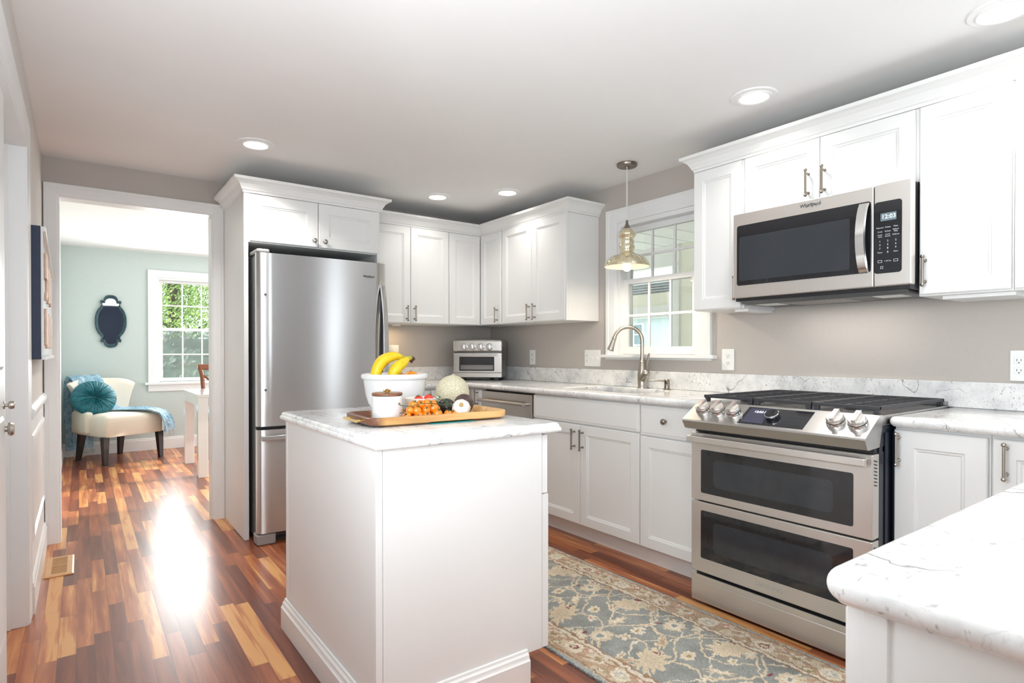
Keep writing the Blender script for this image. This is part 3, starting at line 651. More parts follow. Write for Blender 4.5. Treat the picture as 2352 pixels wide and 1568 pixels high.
# fridge surround
FX0, FX1, FD = -2.251, -1.363, 0.636
t = thing('fridge_cabinet', 'white surround cabinet with two doors above the refrigerator', 'cabinet', ((FX0 + FX1) / 2, -0.3, 0))
for a, c in ((FX0, FX0 + 0.026), (FX1 - 0.006 - 0.018, FX1 - 0.006)):
    b = B(); b.box(a, c, -FD, -0.026, 0.001, 2.14, 0.0015); put('side_panel', b, 'cabinet_paint', t)
b = B(); b.box(FX0 + 0.027, FX1 - 0.025, -FD + 0.02, -0.026, 1.836, 2.14, 0.001); put('cabinet_body', b, 'cabinet_paint', t)
b = B(); b.box(FX0 + 0.0005, FX0 + 0.034, -FD - 0.002, -FD + 0.0, 1.835, 2.14); put('face_stile', b, 'cabinet_paint', t)
b = B(); b.box(FX1 - 0.010, FX1 - 0.0065, -FD - 0.002, -FD, 0.9, 2.14); put('face_stile', b, 'cabinet_paint', t)
doors(mA, t, [(-2.216, -1.797, ('knob', -1.825, 1.883)), (-1.793, -1.375, ('knob', -1.755, 1.883))], 1.842, 2.134, FD - 0.019, FD + 0.002, 0.068, 'nickel')
b = B(); b.sweep([(FX0 - 0.0005, -0.026), (FX0 - 0.0005, -FD - 0.0025), (FX1 - 0.005, -FD - 0.0025), (FX1 - 0.005, -0.40)], CROWN, lambda u, v, w: Vector((u, v, 2.134 + w)), side=-1)
put('crown', b, 'cabinet_paint', t)
# wall cabinets right of the window
RC = [(-2.467, -2.760), (-3.553, -3.852), (-3.8545, -4.16)]
t = thing('wall_cabinet', 'narrow single-door white wall cabinet between window and microwave', 'cabinet', base_of(mB, -2.76, -2.467, UB, UD), 'white wall cabinets')
carcass(mB, -2.7645, -2.467, UB + 0.002, UT + 0.01, 0.002, UCD, t)
doors(mB, t, [(-2.757, -2.470, ('pull', -2.737, 1.425, 1.548))], UB + 0.006, UT + 0.004, UCD + 0.001, UD)
b = B(); mbox(b, mB, -2.7655, -2.690, UB - 0.012, UB + 0.0015, 0.02, 0.26); put('light_rail', b, 'cabinet_paint', t)
t = thing('wall_cabinet', 'short two-door white wall cabinet above the microwave', 'cabinet', base_of(mB, -3.55, -2.766, 1.86, UD), 'white wall cabinets')
carcass(mB, -3.5495, -2.7655, 1.851, UT + 0.01, 0.002, UCD, t)
doors(mB, t, [(-3.155, -2.778, ('pull', -3.107, 1.878, 2.006)), (-3.538, -3.159, ('pull', -3.181, 1.878, 2.006))], 1.856, UT + 0.004, UCD + 0.001, UD)
t = thing('wall_cabinet', 'tall single-door white wall cabinet right of the microwave', 'cabinet', base_of(mB, -3.85, -3.553, UB, UD), 'white wall cabinets')
carcass(mB, -3.8525, -3.5505, UB + 0.002, UT + 0.01, 0.002, UCD, t)
doors(mB, t, [(-3.848, -3.556, ('pull', -3.578, 1.420, 1.545))], UB + 0.008, UT + 0.004, UCD + 0.001, UD)
b = B(); mbox(b, mB, -3.85, -3.62, UB - 0.012, UB + 0.0015, 0.03, 0.26); put('light_rail', b, 'cabinet_paint', t)
t = thing('wall_cabinet', 'white wall cabinet at the right edge of the photo beside the tall one', 'cabinet', base_of(mB, -4.16, -3.855, UB, UD), 'white wall cabinets')
carcass(mB, -4.16, -3.8545, UB + 0.002, UT + 0.01, 0.002, UCD, t)
doors(mB, t, [(-4.155, -3.858, None)], UB + 0.008, UT + 0.004, UCD + 0.001, UD)
crown('crown_molding', [(-0.002, -2.4665), (-UCD - 0.002, -2.4665), (-UCD - 0.002, -4.165)], UT + 0.0105, 'white crown moulding over the microwave wall cabinets', -1)

# base cabinets
TK = 0.54
def toe(fn, u0, u1): return lambda b: mbox(b, fn, u0, u1, 0.001, 0.104, 0.03, TK)
BCD = BD - 0.021
t = thing('base_cabinet', 'white base cabinet right of the refrigerator behind the fruit bowl', 'cabinet', base_of(mA, -1.345, -0.66, 0, BD), 'white base cabinets')
carcass(mA, -1.342, -0.6555, 0.104, CB - 0.002, 0.002, BCD, t, extra=toe(mA, -1.342, -0.6555))
for u0, u1 in ((-1.338, -0.957), (-0.947, -0.665)):
    o = put('drawer_front', slab_front(mA, u0, u1, 0.715, 0.872, BCD + 0.001, BD), 'cabinet_paint', t); knob(mA, (u0 + u1) / 2, 0.797, BD, parent=o)
doors(mA, t, [(-1.338, -0.957, ('pull', -0.985, 0.58, 0.70)), (-0.947, -0.665, ('pull', -0.92, 0.58, 0.70))], 0.108, 0.709, BCD + 0.001, BD)
t = thing('base_cabinet', 'narrow white corner base cabinet left of the dishwasher', 'cabinet', base_of(mB, -0.79, -0.62, 0, BD), 'white base cabinets')
carcass(mB, -0.790, -0.002, 0.104, CB - 0.002, 0.002, BCD, t, extra=toe(mB, -0.79, -0.55))
doors(mB, t, [(-0.786, -0.64, ('pull', -0.734, 0.745, 0.868))], 0.108, 0.872, BCD + 0.001, BD, 0.045)
t = thing('sink_cabinet', 'white sink base cabinet with false drawer front and two doors', 'cabinet', base_of(mB, -2.345, -1.41, 0, BD), 'white base cabinets')
b = B(); mbox(b, mB, -2.3445, -1.4095, 0.104, 0.60, 0.002, BCD); mbox(b, mB, -2.3445, -1.4095, 0.60, CB - 0.002, BCD - 0.02, BCD); 
for u in (-2.3445, -1.4275): mbox(b, mB, u, u + 0.018, 0.60, CB - 0.002, 0.002, BCD - 0.02)
mbox(b, mB, -2.3445, -1.4095, 0.001, 0.104, 0.03, TK); put('cabinet_body', b, 'cabinet_paint', t)
put('false_drawer_front', slab_front(mB, -2.340, -1.4135, 0.722, 0.872, BCD + 0.001, BD), 'cabinet_paint', t)
doors(mB, t, [(-1.868, -1.4135, ('pull', -1.826, 0.562, 0.690)), (-2.340, -1.872, ('pull', -1.899, 0.562, 0.690))], 0.108, 0.714, BCD + 0.001, BD)
t = thing('base_cabinet', 'white base cabinet with knobbed drawer between sink cabinet and range', 'cabinet', base_of(mB, -2.79, -2.345, 0, BD), 'white base cabinets')
carcass(mB, -2.7875, -2.3455, 0.104, CB - 0.002, 0.002, BCD, t, extra=toe(mB, -2.7875, -2.3455))
o = put('drawer_front', slab_front(mB, -2.784, -2.349, 0.712, 0.872, BCD + 0.001, BD), 'cabinet_paint', t); knob(mB, -2.521, 0.797, BD, parent=o)
doors(mB, t, [(-2.784, -2.349, ('pull', -2.757, 0.562, 0.690))], 0.108, 0.704, BCD + 0.001, BD)
t = thing('base_cabinet', 'white single-door base cabinet right of the range', 'cabinet', base_of(mB, -3.865, -3.578, 0, BD), 'white base cabinets')
carcass(mB, -3.8665, -3.5785, 0.104, CB - 0.002, 0.002, BCD, t, extra=toe(mB, -3.8665, -3.5785))
doors(mB, t, [(-3.8605, -3.581, ('pull', -3.598, 0.738, 0.862))], 0.108, 0.870, BCD + 0.001, BD, 0.062, 'nickel')
t = thing('base_cabinet', 'white corner base cabinet where the right counter meets the peninsula', 'cabinet', base_of(mB, -4.18, -3.867, 0, BD), 'white base cabinets')
carcass(mB, -4.81, -3.8675, 0.104, CB - 0.002, 0.002, BCD, t, extra=toe(mB, -4.18, -3.8675))
doors(mB, t, [(-4.165, -3.8735, ('pull', -3.911, 0.738, 0.862))], 0.108, 0.870, BCD + 0.001, BD, 0.062, 'nickel')
# peninsula base
mP = lambda u, z, d: Vector((u, -4.795 + d, z))
PX = -2.36
t = thing('peninsula_cabinet', 'white peninsula base cabinet with framed end panel under white marble', 'cabinet', (-1.5, -4.5, 0))
b = B(); b.box(PX + 0.012, -0.64, -4.80, -4.211, 0.104, CB - 0.002); b.box(PX + 0.08, -0.64, -4.74, -4.27, 0.001, 0.104); put('cabinet_body', b, 'cabinet_paint', t)
b = B(); mE = lambda u, z, d: Vector((PX - d, u, z))
mbox(b, mE, -4.234, -4.2095, 0.104, CB - 0.002, -0.0115, 0.0, 0.001); mbox(b, mE, -4.80, -4.776, 0.104, CB - 0.002, -0.0115, 0.0, 0.001); mbox(b, mE, -4.776, -4.234, 0.104, CB - 0.002, -0.0115, -0.006); put('end_panel', b, 'cabinet_paint', t)
for i, (x0, x1) in enumerate(((PX + 0.002, -1.80), (-1.796, -1.236), (-1.232, -0.66))):
    o = put('door', shaker(lambda u, z, d: Vector((u, -4.2105 + d, z)), x0, x1, 0.108, 0.872, 0.001, 0.0215), 'cabinet_paint', t)
    pull(lambda u, z, d: Vector((u, -4.2105 + d, z)), x1 - 0.03, 0.70, 0.82, 0.0215, 'nickel', o)

# ------------------------------------------------------------------ worktops
EDGE = [(-0.011, CB)] + [(-0.018 + 0.018 * math.cos(math.radians(-62 + 152 * k / 14)), (CB + CT) / 2 + 0.018 * math.sin(math.radians(-62 + 152 * k / 14))) for k in range(15)]
def rounded(poly, rad):
    out = []; n = len(poly)
    for i, (p, r) in enumerate(zip(poly, rad)):
        p = Vector(p)
        if r <= 0: out.append(tuple(p)); continue
        a = (Vector(poly[i - 1]) - p).normalized(); c = (Vector(poly[(i + 1) % n]) - p).normalized()
        ctr = p + (a + c) * r
        for k in range(13):
            t_ = k / 12; q = p + a * r * (1 - t_) ** 2 + c * r * t_ ** 2; out.append((q.x, q.y))
    return out
def worktop(name, poly, label, prof=EDGE, hole=None, rad=None, holeprof=None):
    """poly anticlockwise; edge profile offsets are outward"""
    P = rounded(poly, rad) if rad else poly
    b = B(); bm = b.bm; fn = lambda u, v, w: Vector((u, v, w)); n = len(P)
    b.sweep(P, prof, fn, closed=True, side=-1, cap=False)
    bm.verts.ensure_lookup_table(); k = len(prof)
    bot = [bm.verts[i * k] for i in range(n)]; top = [bm.verts[i * k + k - 1] for i in range(n)]
    if hole:
        hb = [bm.verts.new((x, y, prof[0][1])) for x, y in hole]; ht1 = [bm.verts.new((x, y, prof[-1][1] - 0.006)) for x, y in hole]
        cx = sum(p[0] for p in hole) / len(hole); cy = sum(p[1] for p in hole) / len(hole)
        ht = []
        for x, y in hole:
            d = Vector((x - cx, y - cy)).normalized() * 0.006; ht.append(bm.verts.new((x + d.x, y + d.y, prof[-1][1])))
        m = len(hole)
        for i in range(m):
            b.face([hb[i], hb[(i + 1) % m], ht1[(i + 1) % m], ht1[i]]); b.face([ht1[i], ht1[(i + 1) % m], ht[(i + 1) % m], ht[i]])
        def es(vs):
            r = []
            for i in range(len(vs)):
                e = bm.edges.get((vs[i], vs[(i + 1) % len(vs)])); r.append(e or bm.edges.new((vs[i], vs[(i + 1) % len(vs)])))
            return r
        bmesh.ops.triangle_fill(bm, use_beauty=True, edges=es(top) + es(ht)); bmesh.ops.triangle_fill(bm, use_beauty=True, edges=es(bot) + es(hb))
    else: b.face(top); b.face(bot[::-1])
    o = put(name, b, 'marble', loc=(P[0][0], P[0][1], prof[0][1]), smooth=40)
    return tag(o, label, 'countertop')
# sink cut-out (soft-cornered)
SX0, SX1, SY0, SY1 = -0.515, -0.125, -2.235, -1.52
def soft(x0, x1, y0, y1, r, n=7):
    out = []
    for cx, cy, a0 in ((x1 - r, y1 - r, 0), (x0 + r, y1 - r, 90), (x0 + r, y0 + r, 180), (x1 - r, y0 + r, 270)):
        for k in range(n): a = math.radians(a0 + 90 * k / (n - 1)); out.append((cx + r * math.cos(a), cy + r * math.sin(a)))
    return out
worktop('countertop', [(-1.356, -0.003), (-1.356, -0.65), (-0.65, -0.65), (-0.65, -2.792), (-0.003, -2.792), (-0.003, -0.003)], 'white marble worktop around the corner from fridge to range, with the sink',
        hole=soft(SX0, SX1, SY0, SY1, 0.13))
worktop('countertop', [(-0.003, -3.574), (-0.65, -3.574), (-0.65, -4.178), (-2.40, -4.178), (-2.40, -4.84), (-0.003, -4.84)], 'white marble worktop from the right of the range round to the peninsula in front',
        rad=[0, 0.02, 0.015, 0.035, 0.035, 0])
def splash(name, x0, x1, y0, y1, label):
    b = B(); b.box(x0, x1, y0, y1, CT + 0.0005, BS, 0.002); o = put(name, b, 'marble', loc=((x0 + x1) / 2, (y0 + y1) / 2, CT)); tag(o, label, 'backsplash')
splash('backsplash', -1.356, -0.001, -0.0205, -0.001, 'low marble backsplash strip behind the toaster oven on the fridge wall')
splash('backsplash', -0.0205, -0.001, -4.84, -0.0210, 'long low marble backsplash strip under the window and behind the range')
# sink basin
t = thing('sink', 'undermount metal sink basin set in the marble below the window', 'sink', ((SX0 + SX1) / 2, (SY0 + SY1) / 2, 0.68))
b = B(); hl = soft(SX0 - 0.006, SX1 + 0.006, SY0 - 0.006, SY1 + 0.006, 0.13); cx, cy = (SX0 + SX1) / 2, (SY0 + SY1) / 2
sc_ = lambda f, z: [Vector((cx + (x - cx) * f, cy + (y - cy) * f, z)) for x, y in hl]
b.rings([sc_(1.05, CB - 0.001), sc_(1.0, CB - 0.001), sc_(0.98, 0.73), sc_(0.90, 0.705), sc_(0.2, 0.70), sc_(0.19, 0.695), sc_(0.9, 0.695), sc_(1.0, 0.725), sc_(1.01, CB - 0.004), sc_(1.05, CB - 0.004)], False, False)
put('basin', b, 'sink_steel', t, smooth=40)
b = B(); b.lathe([(0, 0), (0.035, 0), (0.045, 0.003), (0.045, 0.006), (0, 0.006)], (cx, cy, 0.696), (0, 0, 1), 24); put('drain', b, 'chrome', t)
# faucet
FXc, FYc = -0.085, -1.898
t = thing('faucet', 'tall brushed nickel gooseneck faucet with side lever behind the sink', 'faucet', (FXc, FYc, CT))
b = B(); b.lathe([(0, 0), (0.030, 0), (0.030, 0.008), (0.026, 0.014), (0.029, 0.05), (0.030, 0.085), (0.025, 0.125), (0.018, 0.155), (0.0165, 0.165), (0.020, 0.168), (0.020, 0.175), (0.0155, 0.180), (0.0155, 0.20), (0, 0.20)], (FXc, FYc, CT + 0.0005), (0, 0, 1), 28); put('body', b, 'nickel', t, smooth=40)
dirv = Vector((-0.80, 0.60, 0)).normalized()      # spout swings toward the left of the sink
b = B(); pts = []; R_ = 0.092; z0 = CT + 0.20
pts.append(Vector((FXc, FYc, z0 - 0.01))); pts.append(Vector((FXc, FYc, z0 + 0.09)))
for k in range(0, 15):
    a = math.pi * 0.93 * k / 14; pts.append(Vector((FXc, FYc, z0 + 0.11)) + dirv * (R_ - R_ * math.cos(a)) + Vector((0, 0, R_ * math.sin(a))))
put_pts = pts[-1]; b.tube(pts, 0.0125, 16); put('spout', b, 'nickel', t, smooth=60)
b = B(); dn = (pts[-1] - pts[-2]).normalized(); b.lathe([(0, -0.002), (0.0155, -0.002), (0.0155, 0.006), (0.0135, 0.008), (0.0155, 0.03), (0.021, 0.075), (0.0215, 0.085), (0.017, 0.088), (0, 0.088)], pts[-1], dn, 24); put('spray_head', b, 'nickel', t, smooth=40)
b = B(); dl = Vector((-0.42, -0.75, 0.55)).normalized(); p0 = Vector((FXc, FYc, CT + 0.055)); b.cyl(p0, p0 + dl * 0.085, 0.025, 0.024, 24); p1 = p0 + dl * 0.083; b.ball(p1, 0.026, 12); put('valve_hub', b, 'nickel', t, smooth=40)
b = B(); b.tube([p1, p1 + Vector((-0.008, -0.012, 0.03)), p1 + Vector((-0.010, -0.020, 0.07)), p1 + Vector((-0.012, -0.032, 0.115)), p1 + Vector((-0.013, -0.040, 0.128))], [0.011, 0.0085, 0.0075, 0.010, 0.006], 14, squash=((1, 0, 0), 0.7)); put('lever', b, 'nickel', t, smooth=60)
t = thing('soap_dispenser', 'small nickel soap pump right of the faucet', 'soap dispenser', (-0.09, -2.105, CT))
b = B(); o = (-0.09, -2.105, CT + 0.0005); b.lathe([(0, 0), (0.024, 0), (0.024, 0.004), (0.017, 0.008), (0.017, 0.028), (0.015, 0.031), (0.015, 0.036), (0.0165, 0.038), (0.0165, 0.062), (0.013, 0.066), (0, 0.066)], o, (0, 0, 1), 24); put('pump_body', b, 'dark_nickel', t, smooth=40)
b = B(); b.tube([(-0.09, -2.105, CT + 0.056), (-0.12, -2.065, CT + 0.058), (-0.150, -2.030, CT + 0.056), (-0.158, -2.021, CT + 0.050)], [0.006, 0.005, 0.0042, 0.0035], 12); put('nozzle', b, 'dark_nickel', t, smooth=60)
# outlets
def outlet(y, z, w, h, label, gangs):
    t = thing('wall_outlet' if gangs[0] != 's' or len(gangs) > 1 else 'wall_switch', label, 'outlet' , (0, y, z), 'white wall plates over the backsplash')
    b = B(); mbox(b, mB, y - w / 2, y + w / 2, z - h / 2, z + h / 2, 0.0008, 0.006, 0.002); put('plate', b, 'white_plastic', t)
    n = len(gangs)
    for i, g in enumerate(gangs):
        yc = y + w / 2 - w * (i + 0.5) / n
        if g == 'o':
            for s_ in (-1, 1):
                zc = z + s_ * 0.0205; b = B(); mbox(b, mB, yc - 0.016, yc + 0.016, zc - 0.014, zc + 0.014, 0.0055, 0.0075, 0.0015); put('socket', b, 'white_plastic', t)
                b = B()
                for q in (-0.0065, 0.0065): mbox(b, mB, yc + q - 0.001, yc + q + 0.001, zc - 0.002, zc + 0.007, 0.007, 0.0079)
                b.cyl(mB(yc, zc - 0.008, 0.007), mB(yc, zc - 0.008, 0.0079), 0.0025, n=10); put('slots', b, 'black_plastic', t)
        else:
            b = B(); mbox(b, mB, yc - 0.006, yc + 0.006, z - 0.012, z + 0.012, 0.0055, 0.008, 0.001); b.tube([mB(yc, z, 0.007), mB(yc, z + 0.006, 0.017)], [0.0045, 0.004], 8); put('toggle', b, 'white_plastic', t)
outlet(-0.633, 1.114, 0.075, 0.122, 'single white outlet plate on the wall right of the toaster oven', 'o')
outlet(-1.349, 1.112, 0.165, 0.122, 'wide white plate with outlet and two switches left of the sink window', 'oss')
outlet(-2.479, 1.113, 0.080, 0.124, 'single white outlet plate right of the window sill', 'o')
outlet(-3.83, 1.102, 0.115, 0.124, 'white double plate at the right edge of the photo', 'os')
# ------------------------------------------------------------------ refrigerator
RX0, RX1 = -2.2125, -1.3935
t = thing('refrigerator', 'stainless bottom-freezer refrigerator in the white surround', 'refrigerator', ((RX0 + RX1) / 2, -0.4, 0))
b = B(); b.box(RX0 + 0.006, RX1 - 0.012, -0.74, -0.06, 0.03, 1.742, 0.004); b.box(RX0 + 0.03, RX1 - 0.03, -0.72, -0.1, 0.001, 0.03); put('body', b, 'dark_grey_plastic', t)
def curved_door(z0, z1):
    b = B(); prof = [(RX0, -0.750), (RX0, -0.785), (RX0 + 0.010, -0.800)]
    for k in range(13):
        u = k / 12; prof.append((RX0 + 0.022 + (RX1 - RX0 - 0.044) * u, -0.806 - 0.010 * (1 - (2 * u - 1) ** 2)))
    prof += [(RX1 - 0.010, -0.800), (RX1, -0.785), (RX1, -0.750)]
    b.prism(prof, z0, z1, lambda u, v, d: Vector((u, v, d))); return b
d = put('refrigerator_door', curved_door(0.712, 1.750), 'stainless_fridge', t, smooth=35)
b = B(); b.box(RX0 + 0.004, RX1 - 0.004, -0.7498, -0.7402, 0.716, 1.746); put('gasket', b, 'dark_grey_plastic', d)
for z in (1.50, 0.93):
    b = B(); b.lathe([(0, 0), (0.0075, 0), (0.006, 0.0025), (0, 0.003)], (RX0 + 0.045, -0.8078, z), (0, -1, 0), 16); put('plug', b, 'dark_grey_plastic', d, smooth=40)
f = put('freezer_drawer', curved_door(0.072, 0.692), 'stainless_fridge', t, smooth=35)
b = B(); b.box(RX0 + 0.004, RX1 - 0.004, -0.7498, -0.7402, 0.076, 0.702); put('gasket', b, 'black_plastic', f)
# bowed door handle and the shade behind it, drawn as a black strip
b = B(); hx = RX1 - 0.030; N = 15; L0 = []; 
loops = []
for k in range(N):
    u = k / (N - 1); z = 0.76 + (1.60 - 0.76) * u; bow = 0.058 * (math.sin(math.pi * min(1, u * 1.0)) ** 0.8)
    y = -0.808 - bow; w = 0.016
    loops.append([Vector((hx - w, y, z)), Vector((hx - w * 0.9, y - 0.010, z)), Vector((hx + w, y - 0.008, z)), Vector((hx + w, y + 0.004, z))])
b.rings(loops); put('handle', b, 'stainless_fridge', d, smooth=40)
b = B(); b.prism([(hx - 0.020, 0.78), (hx + 0.004, 0.78), (hx + 0.004, 1.585), (hx - 0.006, 1.56), (hx - 0.020, 1.2)], -0.813, -0.8045, lambda u, v, d_: Vector((u, d_, v))); put('handle_shade', b, 'black_plastic', d)
b = B(); b.box(RX0 + 0.012, RX1 - 0.012, -0.855, -0.838, 0.632, 0.660, 0.004); 
for x in (RX0 + 0.03, RX1 - 0.03): b.box(x - 0.012, x + 0.012, -0.838, -0.806, 0.636, 0.656, 0.002)
put('handle', b, 'stainless_fridge', f)
b = B(); b.box(RX0 + 0.002, RX0 + 0.075, -0.79, -0.60, 1.7505, 1.775, 0.008); put('hinge_cover', b, 'grey_plastic', t)
b = B(); b.box(RX0 + 0.11, RX1 - 0.02, -0.735, -0.700, 0.012, 0.068)
for k in range(5): b.box(RX0 + 0.12, RX1 - 0.03, -0.741, -0.735, 0.018 + k * 0.010, 0.023 + k * 0.010)
put('kick_grille', b, 'black_plastic', t)
b = B(); b.box(RX0 - 0.004, RX0 + 0.105, -0.800, -0.70, 0.001, 0.066, 0.010); put('foot_cover', b, 'grey_plastic', t)
text('brand_lettering', 'Whirlpool', 0.0185, 'logo_dark', Matrix.Translation((-1.520, -0.8152, 1.655)) @ FACE_A, d, 0.0008)
b = B(); b.tube([(-1.530 + 0.034 * k / 10, -0.8156, 1.646 + 0.016 * math.sin(math.pi * k / 10)) for k in range(11)], 0.0008, 6); put('brand_swirl', b, 'logo_dark', d)

# ------------------------------------------------------------------ microwave over the range
MF = 0.4174; MY0, MY1, MZ0, MZ1 = -3.5645, -2.781, 1.4265, 1.842
t = thing('microwave', 'stainless over-the-range microwave with black control panel', 'microwave', (-0.2, (MY0 + MY1) / 2, MZ0))
b = B(); mbox(b, mB, -3.5485, -2.7675, 1.412, 1.848, 0.003, 0.375, 0.003); put('body', b, 'black_plastic', t)
b = B(); mbox(b, mB, -3.53, -2.80, 1.396, 1.4115, 0.05, 0.345, 0.004)
b.prism([(0.345, 1.398), (0.372, 1.4115), (0.345, 1.4115)], -3.53, -2.79, lambda u, v, d_: Vector((-u, d_, v))); put('vent_base', b, 'dark_grey_plastic', t)
for y0, y1 in ((-3.27, -2.99),):
    b = B()
    for k in range(22): mbox(b, mB, y0 + k * 0.0130, y0 + k * 0.0130 + 0.008, 1.3935, 1.3965, 0.12, 0.32)
    put('grease_filter', b, 'chrome', t)
for y0, y1 in ((-3.49, -3.38), (-2.95, -2.84)):
    b = B(); mbox(b, mB, y0, y1, 1.3945, 1.3963, 0.20, 0.31); put('light_lens', b, 'white_plastic', t)
lamp('task_light', 'AREA', (0, 0, -0.036), 1.1, (1.0, 0.95, 0.88), size=0.10, size_y=0.5, rot=(0, 0, 0), parent=t)
b = B(); mbox(b, mB, -3.427, MY1, MZ0, MZ1, 0.3765, MF, 0.004); dr = put('door', b, 'stainless', t)
def glass_panel(fn, u0, u1, z0, z1, d, r=0.012, th=0.0012):
    b = B(); pts = soft(u0, u1, z0, z1, r, 5); b.prism(pts, d - 0.001, d + th, lambda u, v, d_: fn(u, v, d_)); return b
o = put('door_window', glass_panel(mB, -3.418, -2.802, 1.486, 1.782, MF), 'black_glass', dr)
put('window_screen', glass_panel(mB, -3.335, -2.815, 1.508, 1.725, MF + 0.0008, 0.006, 0.0010), 'mw_mesh', dr)
b = B(); loops = []
for k in range(15):
    u = k / 14; z = 1.487 + (1.775 - 1.487) * u; bow = 0.040 * math.sin(math.pi * u) ** 0.7; dd = MF + 0.004 + bow; w0, w1 = -3.412, -3.372
    loops.append([mB(w0, z, dd - 0.003), mB(w0 + 0.004, z, dd + 0.004), mB(w1 - 0.004, z, dd + 0.006), mB(w1, z, dd - 0.002)])
b.rings(loops); put('handle', b, 'chrome', dr, smooth=40)
text('brand_lettering', 'Whirlpool', 0.0225, 'logo_dark', Matrix.Translation((-MF - 0.001, -3.166, 1.817)) @ FACE_B, dr)
b = B(); b.tube([mB(-3.150 - 0.045 * k / 8, 1.807 + 0.016 * math.sin(math.pi * k / 8), MF + 0.0012) for k in range(9)], 0.0008, 6); put('brand_swirl', b, 'logo_dark', dr)
b = B(); mbox(b, mB, MY0, -3.4295, MZ0, MZ1, 0.3765, MF, 0.004); cp = put('control_panel', b, 'stainless', t)
put('control_glass', glass_panel(mB, -3.5315, -3.4305, 1.478, 1.770, MF), 'black_glass', cp)
put('display', glass_panel(mB, -3.512, -3.454, 1.690, 1.722, MF + 0.0009, 0.002, 0.0008), 'lcd_panel', cp)
text('clock_digits', '12:03', 0.024, 'lcd_glow', Matrix.Translation((-MF - 0.0020, -3.484, 1.706)) @ FACE_B, cp, 0.0002)
def keytext(nm, body, size, y, z): return text(nm, body, size, 'key_print', Matrix.Translation((-MF - 0.0015, y, z)) @ FACE_B, cp, 0.0002)
for i, row in enumerate((('Popcorn', 'Potato', 'Pizza'), ('Cook', 'Reheat', 'Soften/\nMelt'), ('Cook\nTime', 'Cook\nPower', 'Defrost'))):
    for j, w in enumerate(row): keytext('key_label', w, 0.0078, -3.452 - 0.029 * j, 1.664 - 0.0165 * i)
for i, row in enumerate(('123', '456', '789')):
    for j, w in enumerate(row): keytext('key_digit', w, 0.0105, -3.452 - 0.029 * j, 1.608 - 0.0145 * i)
keytext('key_label', 'Timer', 0.0078, -3.452, 1.563); keytext('key_digit', '0', 0.0105, -3.481, 1.563); keytext('key_label', 'Clear', 0.0078, -3.510, 1.563); keytext('key_label', '+ 30 Sec', 0.0075, -3.481, 1.527)
for y, z, w, h in ((-3.452, 1.527, 0.008, 0.005), (-3.510, 1.527, 0.008, 0.005), (-3.459, 1.502, 0.005, 0.005)):
    b = B(); b.sweep([(y - w, z - h), (y + w, z - h), (y + w, z + h), (y - w, z + h)], [(0, 0.0008), (0, 0.0014), (0.0012, 0.0014), (0.0012, 0.0008)], lambda u, v, q: mB(u, v, MF + q), closed=True); put('key_outline', b, 'key_print', cp)

# ------------------------------------------------------------------ slide-in range
GY0, GY1 = -3.572, -2.798
t = thing('range', 'stainless double-oven gas range with front knobs and black grates', 'range', (-0.4, (GY0 + GY1) / 2, 0))
b = B(); mbox(b, mB, GY0 + 0.006, GY1 - 0.004, 0.055, 0.885, 0.022, 0.715, 0.002)
for k, d0 in enumerate((0.56, 0.63, 0.685)): mbox(b, mB, GY0 + 0.0015, GY0 + 0.0062, 0.07, 0.86, d0, d0 + 0.030, 0.002)
put('body', b, 'navy_enamel', t)
for y in (GY0 + 0.05, GY1 - 0.05):
    for d0 in (0.12, 0.69):
        b = B(); b.cyl(mB(y, 0.0005, d0), mB(y, 0.056, d0), 0.022, 0.016, 16); put('foot', b, 'black_plastic', t)
b = B(); mbox(b, mB, GY0 + 0.001, GY1 - 0.001, 0.886, 0.926, 0.022, 0.700, 0.003); put('cooktop', b, 'cooktop_steel', t)
b = B(); b.prism([(0.6975, 0.8865), (0.6975, 0.9275), (0.715, 0.9275), (0.835, 0.8530), (0.838, 0.846), (0.818, 0.812), (0.808, 0.808), (0.72, 0.812)], GY0 - 0.002, GY1 + 0.002, lambda u, v, d_: Vector((-u, d_, v)))
cpn = put('control_panel', b, 'stainless_panel', t)
pa, pb = Vector((-0.715, 0, 0.9275)), Vector((-0.835, 0, 0.8530)); sl = (pb - pa).normalized(); nrm = Vector((-sl.z * -1, 0, 0)); nrm = Vector((sl.z, 0, -sl.x)).normalized()
if nrm.z < 0: nrm = -nrm
def onp(y, s_, h=0.0): q = pa + sl * s_ + nrm * h; return Vector((q.x, y, q.z))
LP = (pb - pa).length
b = B(); b.prism([(-3.345, 0.014), (-3.065, 0.014), (-3.065, 0.128), (-3.345, 0.128)], -0.0005, 0.0012, lambda u, v, d_: onp(u, v, d_)); put('display_glass', b, 'black_glass', cpn)
b = B(); b.prism([(-3.175, 0.022), (-3.080, 0.022), (-3.080, 0.120), (-3.175, 0.120)], 0.0012, 0.0017, lambda u, v, d_: onp(u, v, d_)); put('screen', b, 'screen_panel', cpn)
P_ = Matrix((( 0, -sl.x, nrm.x, 0), (-1, 0, 0, 0), (0, -sl.z, nrm.z, 0), (0, 0, 0, 1)))
text('clock_digits', '12:03', 0.0185, 'oled_glow', Matrix.Translation(onp(-3.124, 0.045, 0.0020)) @ P_, cpn, 0.0002)
text('clock_suffix', 'PM\nMon', 0.007, 'oled_glow', Matrix.Translation(onp(-3.154, 0.045, 0.0020)) @ P_, cpn, 0.0002)
b = B(); b.lathe([(0, 0.001), (0.027, 0.001), (0.027, 0.012), (0.025, 0.020), (0.023, 0.022), (0, 0.022)], onp(-3.197, 0.070), nrm, 32); o = put('dial', b, 'black_glass', cpn, smooth=40)
